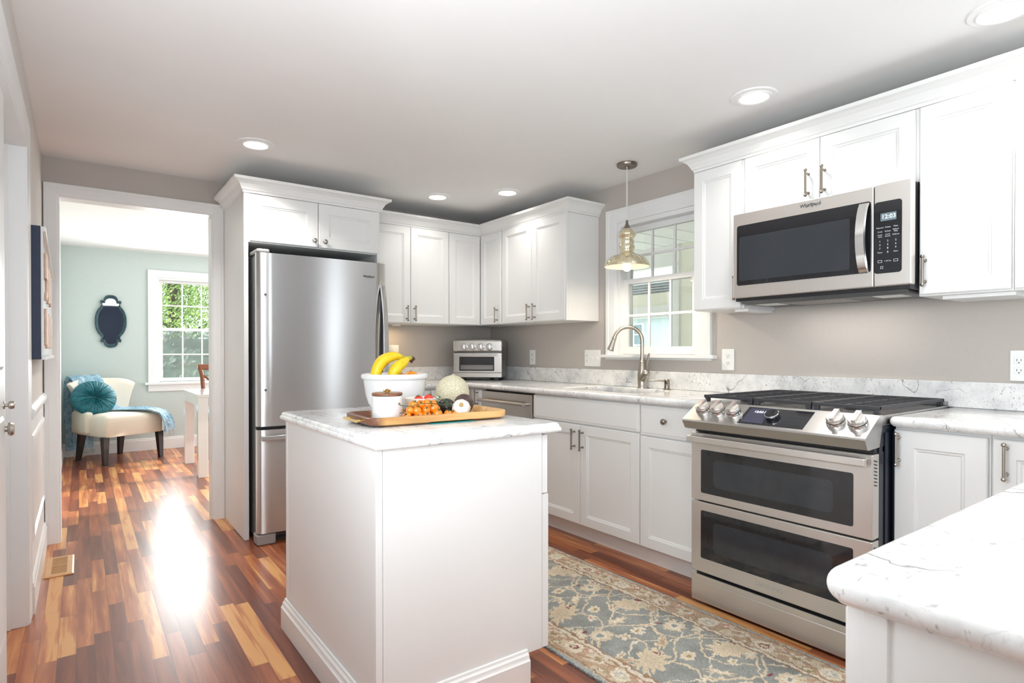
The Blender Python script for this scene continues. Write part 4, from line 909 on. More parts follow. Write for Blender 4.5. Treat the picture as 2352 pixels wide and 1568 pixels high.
b = B(); b.lathe([(0.0272, 0.012), (0.0285, 0.013), (0.0285, 0.019), (0.0262, 0.0205)], onp(-3.197, 0.070), nrm, 32); put('dial_ring', b, 'chrome', o, smooth=40)
for y in (-2.865, -2.940, -3.018, -3.446, -3.523):
    c0 = onp(y, 0.066); b = B(); b.lathe([(0, 0), (0.0345, 0), (0.0345, 0.007), (0.033, 0.009), (0.0325, 0.012)], c0, nrm, 36)
    o = put('knob', b, 'chrome', cpn, smooth=40)
    b = B(); b.lathe([(0.0325, 0.0115), (0.0306, 0.0118), (0.030, 0.016)], c0, nrm, 36); put('knob_groove', b, 'black_plastic', o, smooth=40)
    b = B(); b.lathe([(0.031, 0.0145), (0.031, 0.024), (0.028, 0.029), (0, 0.030)], c0, nrm, 36)
    # grip bar across the knob
    q = nrm; upv = -sl; yv = Vector((0, 1, 0))
    bb = bmesh.new(); bmesh.ops.create_cube(bb, size=1)
    for v in bb.verts: v.co = c0 + yv * v.co.x * (0.015 if v.co.z > 0 else 0.019) + upv * v.co.y * 0.058 + q * (0.034 + v.co.z * 0.016)
    bmesh.ops.bevel(bb, geom=bb.edges[:], offset=0.002, segments=2, affect='EDGES'); b.merge(bb)
    put('knob_cap', b, 'stainless', o, smooth=35)
    b = B(); b.prism([(-0.0012, 0.010), (0.0012, 0.010), (0.0012, 0.022), (-0.0012, 0.022)], 0.0418, 0.0425, lambda u, v, d_: c0 + yv * u + upv * v + q * d_); put('mark', b, 'red_mark', o)
RF = 0.7709
b = B(); mbox(b, mB, GY0 + 0.006, GY1 - 0.006, 0.790, 0.810, 0.66, 0.745); put('vent_gap', b, 'black_plastic', t)
def oven_door(z0, z1, gz0, gz1):
    b = B(); mbox(b, mB, GY0, GY1, z0, z1, 0.7165, RF, 0.004); o = put('oven_door', b, 'stainless', t)
    put('door_window', glass_panel(mB, -3.507, -2.850, gz0, gz1, RF, 0.008), 'oven_glass', o)
    w = put('inner_window', glass_panel(mB, -3.435, -2.915, gz0 + (gz1 - gz0) * 0.17, gz0 + (gz1 - gz0) * 0.80, RF + 0.0005, 0.020, 0.0009), 'oven_inner', o)
    b = B(); 
    for k in range(8): b.prism([(0.735, z1 - 0.030 - k * 0.0125), (0.760, z1 - 0.024 - k * 0.0125), (0.760, z1 - 0.019 - k * 0.0125), (0.735, z1 - 0.025 - k * 0.0125)], GY0 - 0.0008, GY0 + 0.001, lambda u, v, d_: Vector((-u, d_, v)))
    put('side_vents', b, 'black_plastic', o); return o
d1_ = oven_door(0.480, 0.788, 0.516, 0.713); d2_ = oven_door(0.152, 0.474, 0.218, 0.436)
b = B(); mbox(b, mB, -3.566, -2.806, 0.748, 0.779, 0.803, 0.822, 0.005)
for y in (-3.54, -2.83): mbox(b, mB, y - 0.014, y + 0.014, 0.755, 0.774, RF - 0.001, 0.808, 0.002)
put('handle', b, 'stainless', d1_)
text('brand_lettering', 'SAMSUNG', 0.026, 'logo_faint', Matrix.Translation((-RF - 0.0006, -3.18, 0.187)) @ FACE_B, d2_, 0.0003)
b = B(); mbox(b, mB, GY0 + 0.004, GY1 - 0.004, 0.112, 0.150, 0.69, 0.735); mbox(b, mB, GY0 + 0.01, GY1 - 0.01, 0.056, 0.112, 0.60, 0.728); put('drawer_gap', b, 'black_plastic', t)
b = B(); mbox(b, mB, GY0, GY1, 0.016, 0.112, 0.7365, RF - 0.001, 0.003); 
b.prism([(0.735, 0.112), (RF - 0.001, 0.112), (RF - 0.001, 0.138), (0.764, 0.138), (0.758, 0.120)], GY0, GY1, lambda u, v, d_: Vector((-u, d_, v))); put('warming_drawer', b, 'stainless', t)
# burners and grates
for (y, d0, r) in ((-2.95, 0.20, 0.038), (-2.95, 0.52, 0.045), (-3.185, 0.36, 0.05), (-3.42, 0.20, 0.038), (-3.42, 0.52, 0.048)):
    b = B(); b.lathe([(0, 0), (r + 0.008, 0), (r + 0.006, 0.007), (r, 0.008), (r, 0.014), (r - 0.006, 0.017), (0, 0.017)], mB(y, 0.9265, d0), (0, 0, 1), 28); put('burner', b, 'black_iron', t, smooth=40)
for y0, y1 in ((-3.5625, -3.315), (-3.311, -3.059), (-3.055, -2.8075)):
    b = B(); zt = 0.957; zb = 0.944
    for y in (y0 + 0.006, y1 - 0.006): mbox(b, mB, y - 0.006, y + 0.006, zb, zt, 0.055, 0.690, 0.002)
    for d0 in (0.060, 0.684): mbox(b, mB, y0, y1, zb, zt, d0 - 0.007, d0 + 0.007, 0.002)
    for k in range(7): 
        d0 = 0.139 + k * 0.0778; mbox(b, mB, y0 + 0.01, y1 - 0.01, zb + 0.003, zt, d0 - 0.004, d0 + 0.004, 0.0015)
    yc = (y0 + y1) / 2; mbox(b, mB, yc - 0.0045, yc + 0.0045, zb + 0.003, zt, 0.06, 0.68, 0.0015)
    for y in (y0 + 0.014, y1 - 0.014):
        for d0 in (0.062, 0.680): mbox(b, mB, y - 0.010, y + 0.010, 0.9266, zb + 0.002, d0 - 0.009, d0 + 0.009, 0.002)
    put('grate', b, 'black_iron', t)
b = B(); mbox(b, mB, GY0 + 0.004, GY1 - 0.004, 0.9265, 0.944, 0.0225, 0.048, 0.003); put('rear_vent', b, 'grey_plastic', t)

# ------------------------------------------------------------------ dishwasher
t = thing('dishwasher', 'stainless dishwasher with bar handle left of the sink cabinet', 'dishwasher', (-0.3, -1.1, 0))
b = B(); mbox(b, mB, -1.406, -0.7935, 0.10, 0.880, 0.03, 0.575); put('body', b, 'black_plastic', t)
b = B(); mbox(b, mB, -1.402, -0.797, 0.112, 0.868, 0.577, 0.617, 0.003); d = put('door', b, 'stainless_warm', t)
b = B(); b.cyl(mB(-1.368, 0.803, 0.660), mB(-0.775 - 0.03, 0.803, 0.660), 0.0125, n=20)
for y in (-1.352, -0.822): b.cyl(mB(y, 0.803, 0.616), mB(y, 0.803, 0.660), 0.010, n=14)
put('handle', b, 'stainless_warm', d, smooth=40)
b = B(); mbox(b, mB, -1.40, -0.80, 0.001, 0.098, 0.05, 0.53); put('kick_plate', b, 'black_plastic', t)

# ------------------------------------------------------------------ toaster oven in the corner
TX0, TX1, TY = -0.205, 0.205, 0.0
t = thing('toaster_oven', 'stainless toaster oven with four dials in the counter corner', 'toaster oven', (-0.392, -0.384, 0), rotz=math.radians(-45))
mT = lambda u, z, d: Vector((u, 0.352 - d, z)); tz = CT + 0.022; TT = 1.262
b = B(); b.box(TX0 + 0.004, TX1 - 0.004, 0.012, 0.30, tz, TT, 0.018, 4); put('housing', b, 'stainless_side', t, smooth=40, local=True)
b = B()
for i in range(5):
    for j in range(9): b.cyl((TX1 - 0.006, 0.05 + j * 0.014, 1.10 + i * 0.024), (TX1 - 0.0032, 0.05 + j * 0.014, 1.10 + i * 0.024), 0.0035, n=8)
put('vent_holes', b, 'black_plastic', t, local=True)
b = B(); mbox(b, mT, TX0, TX1, 1.160, TT - 0.006, 0.338, 0.357, 0.012); pn = put('control_panel', b, 'stainless_toaster', t, local=True)
for x in (TX0 + 0.092, TX0 + 0.163, TX0 + 0.235, TX0 + 0.308):
    b = B(); b.lathe([(0, 0), (0.029, 0), (0.029, 0.003), (0.025, 0.004), (0.024, 0.016), (0.022, 0.019), (0, 0.020)], mT(x, 1.200, 0.3568), (0, -1, 0), 28); b.box(x - 0.005, x + 0.005, -0.036, -0.022, 1.180, 1.220, 0.002); k_ = put('dial', b, 'chrome', pn, smooth=35, local=True)
    b = B(); b.lathe([(0.029, 0.0005), (0.0305, 0.0005), (0.0305, 0.0012), (0.029, 0.0012)], mT(x, 1.200, 0.3568), (0, -1, 0), 28); put('dial_ring', b, 'black_plastic', k_, local=True)
b = B(); b.ball(mT(TX0 + 0.355, 1.203, 0.3568), (0.008, 0.004, 0.008), 10); put('indicator', b, 'white_plastic', pn, smooth=60, local=True)
b = B(); mbox(b, mT, TX0 + 0.004, TX1 - 0.004, 1.152, 1.160, 0.336, 0.349); put('vent_slot', b, 'black_plastic', t, local=True)
b = B(); mbox(b, mT, TX0, TX1, 0.985, 1.150, 0.338, 0.352, 0.004); dr = put('door', b, 'stainless_toaster', t, local=True)
put('door_window', glass_panel(mT, TX0 + 0.050, TX1 - 0.062, 1.000, 1.118, 0.352, 0.006), 'oven_glass', dr, local=True)
b = B()
for k in range(48): b.box(TX0 + 0.062 + k * 0.0058, TX0 + 0.0632 + k * 0.0058, -0.0025, -0.0017, 1.012, 1.046)
for z in (1.014, 1.024, 1.034, 1.046): b.box(TX0 + 0.060, TX1 - 0.072, -0.0026, -0.0016, z - 0.001, z + 0.001)
put('wire_basket', b, 'chrome', dr, local=True)
b = B(); mbox(b, mT, TX0 + 0.022, TX1 - 0.032, 1.126, 1.143, 0.376, 0.390, 0.004)
for x in (TX0 + 0.035, TX1 - 0.045): b.box(x - 0.008, x + 0.008, -0.026, 0.001, 1.129, 1.140, 0.002)
put('handle', b, 'chrome', dr, local=True)
b = B(); mbox(b, mT, TX0, TX1, tz + 0.004, 0.984, 0.338, 0.352, 0.003); put('base_panel', b, 'stainless_toaster', t, local=True)
b = B()
for x in (TX0 + 0.05, TX1 - 0.05):
    for y in (0.045, 0.26): b.box(x - 0.018, x + 0.018, y - 0.018, y + 0.018, CT + 0.0005, tz + 0.003, 0.003)
b.box(TX0 + 0.11, TX1 - 0.10, 0.0, 0.014, CT + 0.010, tz + 0.003); put('feet', b, 'black_plastic', t, local=True)
# paper roll by the fridge
t = thing('paper_towel_roll', 'white upright roll on the counter beside the refrigerator edge', 'paper roll', (-1.035, -0.10, CT))
b = B(); b.lathe([(0.018, 0.012), (0.052, 0.012), (0.055, 0.016), (0.055, 0.288), (0.052, 0.292), (0.018, 0.292), (0.018, 0.012)], (-1.035, -0.11, CT), (0, 0, 1), 28); put('paper', b, 'paper_white', t, smooth=40)
b = B(); b.lathe([(0, 0.0006), (0.068, 0.0006), (0.068, 0.008), (0.062, 0.011), (0.007, 0.011), (0.007, 0.290), (0, 0.291)], (-1.035, -0.11, CT), (0, 0, 1), 24); put('holder', b, 'nickel', t, smooth=40)

# ------------------------------------------------------------------ pendant over the sink
px, py = -0.294, -1.956; 
t = thing('pendant_light', 'brass mercury-glass pendant lamp hanging before the sink window', 'pendant lamp', (px, py, 1.70))
b = B(); b.lathe([(0, 0), (0.063, 0), (0.063, -0.014), (0.058, -0.020), (0.012, -0.021), (0.010, -0.032), (0, -0.032)], (px, py, H - 0.0005), (0, 0, 1), 32); put('canopy', b, 'dark_nickel', t, smooth=40)
b = B(); b.cyl((px, py, 1.985), (px, py, H - 0.03), 0.0045, n=10); put('cord', b, 'cord_white', t, smooth=60)
z0 = 1.690; zf = lambda zz: z0 + (752 - zz) * 0.000974
b = B(); b.lathe([(0, zf(452)), (0.007, zf(452)), (0.009, zf(475)), (0.016, zf(492)), (0.021, zf(500)), (0.021, zf(505)), (0, zf(505))], (px, py, 0), (0, 0, 1), 24); put('cap', b, 'dark_nickel', t, smooth=40)
OUTP = [(0.020, 503), (0.036, 512), (0.050, 526), (0.058, 540), (0.056, 552), (0.044, 565), (0.040, 574), (0.046, 584), (0.0475, 594), (0.043, 603), (0.043, 609), (0.049, 619), (0.050, 631), (0.043, 646), (0.042, 656), (0.050, 666), (0.078, 677), (0.105, 690), (0.125, 708), (0.137, 728), (0.141, 744), (0.141, 750)]
prof = [(r, zf(z)) for r, z in OUTP]; 
b = B(); b.lathe(prof, (px, py, 0), (0, 0, 1), 48); put('shade', b, 'amber_glass', t, smooth=60)
b = B(); b.lathe([(r - 0.003, zf(z) - 0.001) for r, z in OUTP[13:]] + [(0.141, zf(750.5))], (px, py, 0), (0, 0, 1), 48); put('shade_lining', b, 'shade_inside', t, smooth=60)
b = B(); b.lathe([(0, -0.032), (0.014, -0.029), (0.025, -0.018), (0.029, -0.002), (0.026, 0.014), (0.016, 0.034), (0.013, 0.045), (0, 0.045)], (px, py, zf(748)), (0, 0, 1), 24); put('bulb', b, 'bulb_glow', t, smooth=60)
lamp('pendant_lamp', 'AREA', (0, 0, zf(752) - 1.70 - 0.035), 4.0, (1.0, 0.86, 0.66), size=0.06, shape='DISK', rot=(0, 0, 0), parent=t)
# ------------------------------------------------------------------ island
IX0, IX1, IY0, IY1 = -2.360, -1.736, -2.882, -1.945; IT = 0.905; IB = 0.871
t = thing('kitchen_island', 'white kitchen island cabinet standing alone with baseboard', 'kitchen island', ((IX0 + IX1) / 2, (IY0 + IY1) / 2, 0))
b = B(); b.box(IX0 + 0.004, IX1, IY0 + 0.004, IY1, 0.104, IB - 0.001); b.box(IX0 + 0.006, IX1 - 0.055, IY0 + 0.006, IY1 - 0.002, 0.001, 0.104); put('cabinet_body', b, 'cabinet_paint', t)
b = B(); b.box(IX0, IX0 + 0.0038, IY0, IY1 - 0.030, 0.104, IB - 0.001, 0.0008); put('side_panel', b, 'cabinet_paint', t)
b = B(); b.box(IX0 - 0.001, IX0 + 0.0038, IY1 - 0.024, IY1 + 0.0005, 0.104, IB - 0.001, 0.001); put('corner_stile', b, 'cabinet_paint', t)
b = B(); b.box(IX0 + 0.0215, IX1 + 0.0015, IY0 - 0.0005, IY0 + 0.0038, 0.104, IB - 0.001, 0.0008); put('end_panel', b, 'cabinet_paint', t)
b = B(); b.box(IX0 - 0.0012, IX0 + 0.0205, IY0 - 0.0012, IY0 + 0.0037, 0.104, IB - 0.001, 0.002); put('corner_stile', b, 'cabinet_paint', t)
mI = lambda u, z, d: Vector((IX1 + d, u, z))
for z0, z1, nm in ((0.655, 0.862, 'drawer_front'), (0.104, 0.650, 'door')):
    e = 0.002 if nm == 'door' else 0.0
    for y0, y1 in ((IY0 + 0.002, (IY0 + IY1) / 2 - 0.002), ((IY0 + IY1) / 2 + 0.002, IY1 - 0.003)):
        bb = slab_front(mI, y0, y1, z0, z1, 0.004, 0.034) if nm == 'drawer_front' else shaker(mI, y0, y1, z0, z1, 0.004, 0.034 + e)
        o = put(nm, bb, 'cabinet_paint', t)
        if nm == 'drawer_front': knob(mI, (y0 + y1) / 2, 0.76, 0.034, parent=o)
        else: pull(mI, (y1 if y0 < (IY0 + IY1) / 2 - 0.1 else y0) , 0.50, 0.62, 0.036, parent=o).location.y = -0.03 if y0 < (IY0 + IY1) / 2 - 0.1 else 0.03
IBASE = [(0, 0.001), (0.0215, 0.001), (0.0215, 0.088), (0.017, 0.093), (0.015, 0.098), (0.0135, 0.106), (0.008, 0.112), (0.006, 0.120), (0.0, 0.122)]
b = B(); b.sweep([(IX0 - 0.0015, IY1), (IX0 - 0.0015, IY0 - 0.0015), (-1.803, IY0 - 0.0015)], IBASE, lambda u, v, w: Vector((u, v, w)), side=-1); put('baseboard', b, 'cabinet_paint', t)
OGEE = [(-0.012, IB), (-0.003, IB + 0.001), (0.0, IB + 0.005), (0.0, IB + 0.013), (-0.0025, IB + 0.017), (-0.005, IB + 0.019), (-0.005, IB + 0.023), (-0.008, IB + 0.029), (-0.013, IB + 0.0325), (-0.018, IT)]
worktop('island_countertop', [(-2.374, -2.904), (-1.662, -2.904), (-1.662, -1.905), (-2.374, -1.905)], 'white marble slab with stepped edge on the kitchen island', prof=OGEE)
# tray
TRC = (-2.014, -2.556); TR = -0.045
t = thing('serving_tray', 'rounded wooden tray with brass handles on the island', 'tray', (TRC[0], TRC[1], IT), rotz=TR)
hw, hd = 0.275, 0.138
def rr(f0, f1, r, z): return [Vector((x, y, z)) for x, y in soft(-f0, f0, -f1, f1, r, 8)]
b = B(); b.rings([rr(hw - 0.020, hd - 0.020, 0.035, 0.004), rr(hw - 0.004, hd - 0.004, 0.045, 0.010), rr(hw, hd, 0.048, 0.020), rr(hw, hd, 0.048, 0.031), rr(hw - 0.004, hd - 0.004, 0.045, 0.034), rr(hw - 0.011, hd - 0.011, 0.040, 0.034), rr(hw - 0.016, hd - 0.016, 0.036, 0.030), rr(hw - 0.026, hd - 0.026, 0.030, 0.0105)]); 
put('tray_body', b, 'tray_wood', t, smooth=40, local=True)
for s in (-1, 1):
    b = B(); x = s * hw; 
    for y in (-0.055, 0.055): b.cyl((x - s * 0.002, y, 0.020), (x + s * 0.020, y, 0.020), 0.0042, n=12)
    b.tube([(x + s * 0.020, -0.064, 0.020), (x + s * 0.020, 0.064, 0.020)], 0.005, 14); put('handle', b, 'brass', t, smooth=50, local=True)
b = B(); 
for x in (-0.22, 0.22):
    for y in (-0.09, 0.09): b.cyl((x, y, 0.0004), (x, y, 0.0045), 0.012, n=14)
put('feet', b, 'black_plastic', t, local=True)
b = B(); b.box(-0.085, 0.085, -0.05, 0.05, 0.0, 0.003, 0.001)
o = put('cloth_coaster', b, 'teal_cloth', local=True); o.location = (-1.985, -2.640, IT + 0.0004); o.rotation_euler = (0, 0, -0.045); tag(o, 'dark teal cloth peeking out from under the wooden tray', 'coaster')
TZ = IT + 0.0108
# fruit bowl
BX, BY = -2.013, -2.268
t = thing('fruit_bowl', 'large white ceramic bowl of fruit behind the tray', 'bowl', (BX, BY, IT))
b = B(); b.lathe([(0, 0.001), (0.064, 0.001), (0.068, 0.006), (0.090, 0.020), (0.108, 0.045), (0.119, 0.080), (0.125, 0.120), (0.127, 0.140), (0.134, 0.144), (0.1365, 0.150), (0.136, 0.160), (0.131, 0.164), (0.124, 0.161), (0.121, 0.140), (0.113, 0.080), (0.100, 0.045), (0.080, 0.022), (0, 0.012)], (BX, BY, IT), (0, 0, 1), 64)
put('bowl_body', b, 'porcelain', t, smooth=50)
# bananas
def banana(pts, radii, name_label, curve_up):
    base = pts[0]; t = thing('banana', name_label, 'banana', base, 'bananas in the bowl')
    P = [Vector(p) for p in pts]
    def cr(P, k, u):
        p0, p1, p2, p3 = P[max(k - 1, 0)], P[k], P[k + 1], P[min(k + 2, len(P) - 1)]
        return 0.5 * (2 * p1 + (p2 - p0) * u + (2 * p0 - 5 * p1 + 4 * p2 - p3) * u * u + (3 * p1 - p0 - 3 * p2 + p3) * u ** 3)
    Q, R = [], []
    for k in range(len(P) - 1):
        for j in range(6): Q.append(cr(P, k, j / 6)); R.append(radii[k] + (radii[k + 1] - radii[k]) * j / 6)
    Q.append(P[-1]); R.append(radii[-1])
    n = len(Q); a = int(n * 0.63); c = int(n * 0.78)
    for nm, lo, hi, m in (('flesh_body', 0, a, 'banana_skin'), ('neck', a, c, 'banana_green'), ('stem', c, n - 1, 'banana_tip')):
        b = B(); b.tube(Q[lo:hi + 1], R[lo:hi + 1], 10 if nm == 'flesh_body' else 8); put(nm, b, m, t, smooth=50)
banana([(-2.100, -2.290, 0.985), (-2.112, -2.300, 1.062), (-2.088, -2.305, 1.118), (-2.040, -2.305, 1.140), (-1.998, -2.303, 1.135), (-1.965, -2.300, 1.128), (-1.950, -2.300, 1.118)], [0.006, 0.021, 0.024, 0.020, 0.010, 0.0075, 0.009], 'rear banana of the pair standing in the white bowl', 1)
banana([(-2.052, -2.330, 0.990), (-2.060, -2.342, 1.050), (-2.045, -2.350, 1.092), (-2.012, -2.346, 1.116), (-1.988, -2.336, 1.130), (-1.965, -2.324, 1.133), (-1.953, -2.317, 1.128)], [0.006, 0.020, 0.0235, 0.019, 0.010, 0.0075, 0.008], 'front shorter banana of the pair standing in the white bowl', 1)
for x, y, z, lab in ((-1.998, -2.300, 1.036, 'orange in the white bowl beside the bananas, nearly hidden by the rim'), (-1.925, -2.235, 1.042, 'orange in the white bowl, farther from the bananas')):
    t = thing('orange', lab, 'orange', (x, y, z)); b = B(); b.ball((x, y, z), (0.037, 0.037, 0.035), 16); put('peel', b, 'orange_peel', t, smooth=180)
    b = B(); b.lathe([(0, 0.0335), (0.004, 0.0345), (0.003, 0.037), (0, 0.037)], (x, y, z), (0, 0, 1), 8); put('stem_button', b, 'stem_green', t)
for x, y, z in ((-2.06, -2.25, 0.975), (-1.98, -2.22, 0.975), (-1.95, -2.30, 0.975)):
    pass
# canister
CX, CY = -2.168, -2.535
t = thing('canister', 'white dimpled ceramic canister with wooden lid on the tray', 'canister', (CX, CY, TZ))
b = B(); b.lathe([(0, 0.0), (0.050, 0.0), (0.053, 0.003), (0.054, 0.010), (0.054, 0.082), (0.053, 0.085), (0.048, 0.085), (0.048, 0.01), (0, 0.008)], (CX, CY, TZ), (0, 0, 1), 48)
for row in range(5):
    z = TZ + 0.010 + row * 0.0095
    for k in range(36):
        a = 2 * math.pi * (k + 0.5 * (row % 2)) / 36; b.ball((CX + 0.0534 * math.cos(a), CY + 0.0534 * math.sin(a), z), 0.0016, 4)
put('jar', b, 'porcelain', t, smooth=40)
b = B(); b.lathe([(0, 0.0855), (0.052, 0.0855), (0.0545, 0.088), (0.0545, 0.094), (0.052, 0.0965), (0, 0.0965)], (CX, CY, TZ), (0, 0, 1), 48); l_ = put('lid', b, 'lid_wood', t, smooth=40)
b = B(); b.lathe([(0, 0.096), (0.008, 0.096), (0.006, 0.099), (0.007, 0.100), (0.013, 0.101), (0.0145, 0.1035), (0.012, 0.106), (0.007, 0.107), (0.004, 0.109), (0, 0.110)], (CX, CY, TZ), (0, 0, 1), 24); put('knob', b, 'brass', l_, smooth=40)
# small bowl with red tomatoes
SXb, SYb = -2.002, -2.483
t = thing('small_bowl', 'small ivory bowl on the tray holding two red tomatoes', 'bowl', (SXb, SYb, TZ))
b = B(); b.lathe([(0, 0.0), (0.040, 0.0), (0.045, 0.004), (0.056, 0.030), (0.066, 0.062), (0.068, 0.066), (0.0665, 0.0675), (0.064, 0.066), (0.053, 0.032), (0.040, 0.008), (0, 0.006)], (SXb, SYb, TZ), (0, 0, 1), 40); put('bowl_body', b, 'ivory_glaze', t, smooth=50)
def tomato(x, y, z, r, m, name, label, group, tilt=(0, 0, 0), stretch=1.0):
    t = thing(name, label, 'tomato', (x, y, z), group); rot = Matrix.Rotation(tilt[0], 3, 'X') @ Matrix.Rotation(tilt[1], 3, 'Y')
    b = B(); b.ball((x, y, z), (r, r, r * 0.94 * stretch), 12, rot=rot); put('fruit', b, m, t, smooth=180)
    b = B(); top = Vector((x, y, z)) + rot @ Vector((0, 0, r * 0.93 * stretch))
    for k in range(5):
        a = 2 * math.pi * k / 5 + x * 90; d = rot @ Vector((math.cos(a), math.sin(a), -0.15)); u_ = rot @ Vector((0, 0, 1))
        b.tube([top, top + d * r * 0.25 + u_ * 0.001, top + d * r * 0.52 + u_ * 0.0015], [0.0011, 0.0012, 0.0003], 6)
    b.tube([top, top + rot @ Vector((0.002, 0, 0.007))], [0.0012, 0.0009], 6); put('calyx', b, 'stem_green', t)
    return t
tomato(-2.012, -2.475, TZ + 0.058, 0.0185, 'red_tomato', 'red_tomato', 'left red tomato in the small ivory bowl', 'red tomatoes', (0.3, -0.3, 0))
tomato(-1.970, -2.478, TZ + 0.060, 0.0195, 'red_tomato', 'red_tomato', 'right red tomato in the small ivory bowl', 'red tomatoes', (0.2, 0.3, 0))
for x, y, z in ((-2.01, -2.49, 0.03), (-1.98, -2.46, 0.028)): pass
# orange cherry tomatoes heaped in three rows
TOM = [(-2.142, -2.640, .0152), (-2.100, -2.646, .0160), (-2.060, -2.640, .0160), (-2.018, -2.640, .0165), (-1.980, -2.640, .0145), (-1.952, -2.640, .0140),
       (-2.125, -2.608, .0145), (-2.080, -2.611, .0155), (-2.040, -2.609, .0150), (-1.998, -2.608, .0145), (-2.062, -2.578, .0150), (-2.028, -2.578, .0148), (-2.098, -2.583, .014)]
LOW = len(TOM)
TOM2 = [(-2.120, -2.627, .0150, .041), (-2.092, -2.626, .0155, .0405), (-2.058, -2.625, .0150, .041), (-2.020, -2.622, .0158, .042), (-2.100, -2.596, .0155, .043), (-2.068, -2.594, .015, .043), (-2.035, -2.594, .0165, .0435), (-2.006, -2.594, .014, .040), (-2.045, -2.608, .0165, .068), (-2.104, -2.610, .0155, .066), (-2.017, -2.606, .0140, .066), (-2.074, -2.610, .0155, .066)]
k = 0
WORDS = ['front row of the heap, at its left end', 'front row of the heap, second from the left', 'front row of the heap, third from the left', 'front row of the heap, fourth from the left', 'front row of the heap, fifth from the left', 'front row of the heap, at its right end']
rt = random.Random(12)
TOM = [(x + rt.uniform(-.006, .006), y + (rt.uniform(-.004, .004) if i >= 6 else 0), r * rt.uniform(0.95, 1.12)) for i, (x, y, r) in enumerate(TOM)]
TOM2 = [(x + rt.uniform(-.007, .007), y + rt.uniform(-.004, .004), r * rt.uniform(0.95, 1.18), h + rt.uniform(-.005, .004)) for x, y, r, h in TOM2]
for i, (x, y, r) in enumerate(TOM):
    lab = 'orange cherry tomato, ' + WORDS[i] if i < 6 else 'orange cherry tomato mostly buried under the heap on the tray'
    tomato(x, y, TZ + r * (0.94 if i >= 6 else 1.0) + 0.0006, r, 'orange_tomato', 'cherry_tomato', lab, 'orange cherry tomatoes on the tray', (random.uniform(0.5, 1.5) if i < 6 else random.uniform(-0.5, 0.5), random.uniform(-0.8, 0.8), 0), 1.06)
W2 = ['left one of the middle row', 'second one of the middle row', 'third one of the middle row', 'fourth one of the middle row', 'left one behind the middle row', 'second one behind the middle row', 'third one behind the middle row', 'right one behind the middle row', 'topmost of the heap', 'on top of the heap beside the canister', 'on top of the heap at its right', 'on top of the heap in its centre']
for i, (x, y, r, h) in enumerate(TOM2):
    tomato(x, y, TZ + 0.0145 + (h - 0.0145) * 0.80, r, 'orange_tomato', 'cherry_tomato', 'orange cherry tomato, ' + W2[i], 'orange cherry tomatoes on the tray', (random.uniform(0.2, 1.3), random.uniform(-0.9, 0.9), 0))
t = thing('tomato_vine', 'thin green vine stems tangled over the orange tomatoes', 'vine', (-2.04, -2.61, TZ + 0.06))
def vine(pts, r=0.0013):
    b = B(); b.tube(pts, r, 6); put('stem', b, 'stem_green', t)
vine([(-2.160, -2.625, TZ + .056), (-2.130, -2.635, TZ + .052), (-2.085, -2.640, TZ + .060), (-2.040, -2.640, TZ + .058), (-1.995, -2.635, TZ + .050), (-1.955, -2.630, TZ + .040)])
vine([(-2.030, -2.622, TZ + .082), (-2.005, -2.625, TZ + .070), (-1.975, -2.615, TZ + .060), (-1.955, -2.61, TZ + .066)])
vine([(-1.995, -2.635, TZ + .050), (-1.975, -2.64, TZ + .055), (-1.96, -2.645, TZ + .045)]); vine([(-2.155, -2.655, TZ + .028), (-2.165, -2.65, TZ + .034), (-2.172, -2.645, TZ + .030)])
b = B()
for (x, y, z) in ((-2.163, -2.625, TZ + .060), (-1.985, -2.615, TZ + .066), (-1.972, -2.622, TZ + .058), (-1.955, -2.628, TZ + .048), (-1.99, -2.60, TZ + .075), (-1.945, -2.640, TZ + .040)):
    for q in range(5):
        a = q * 1.256 + x * 50; b.tube([(x, y, z), (x + 0.007 * math.cos(a), y + 0.004 * math.sin(a), z + 0.007 * math.sin(a) + 0.002)], [0.0016, 0.0004], 6)
put('sepals', b, 'stem_green', t)
# melon, avocados, garlic
MX, MY = -1.789, -2.350
t = thing('melon', 'netted cantaloupe melon standing behind the tray', 'melon', (MX, MY, IT + 0.077))
b = B(); b.ball((0, 0, 0), (0.072, 0.072, 0.0775), 32); o = put('rind', b, 'melon_rind', t, smooth=180, local=True)
b = B(); b.lathe([(0.012, 0.0765), (0.008, 0.0785), (0.004, 0.082), (0, 0.083)], (0, 0, 0), (0, 0, 1), 12); put('stem_scar', b, 'letter_wood', t, local=True)
t.rotation_euler = (0, 0.05, 0)
def avocado(x, y, z, lab, m, rot, l=0.046, r=0.0315):
    t = thing('avocado', lab, 'avocado', (x, y, z), 'avocados on the tray'); prof = []
    for k in range(19):
        a = math.pi * k / 18; rad = r * math.sin(a) * (1 - 0.16 * math.cos(a)); prof.append((max(rad, 0), -l * math.cos(a)))
    b = B(); b.lathe(prof, (0, 0, 0), (0, 0, 1), 28); put('skin', b, m, t, smooth=180, local=True)
    b = B(); b.lathe([(0.004, l - 0.001), (0.003, l + 0.002), (0, l + 0.0025)], (0, 0, 0), (0, 0, 1), 8); put('stem_nub', b, 'letter_wood', t, local=True)
    t.rotation_euler = rot
avocado(-1.938, -2.548, TZ + 0.0325, 'dark green avocado on the tray left of the garlic', 'avocado_skin', (1.35, 0, 0.5), 0.040, 0.031)
avocado(-1.852, -2.546, TZ + 0.0385, 'brown rough avocado on the tray right of the garlic', 'avocado_brown', (1.25, 0.35, -0.75), 0.051, 0.0378)
GX, GY = -1.922, -2.640
t = thing('garlic_bulb', 'white garlic bulb lying in front of the avocados', 'garlic', (GX, GY, TZ + 0.034))
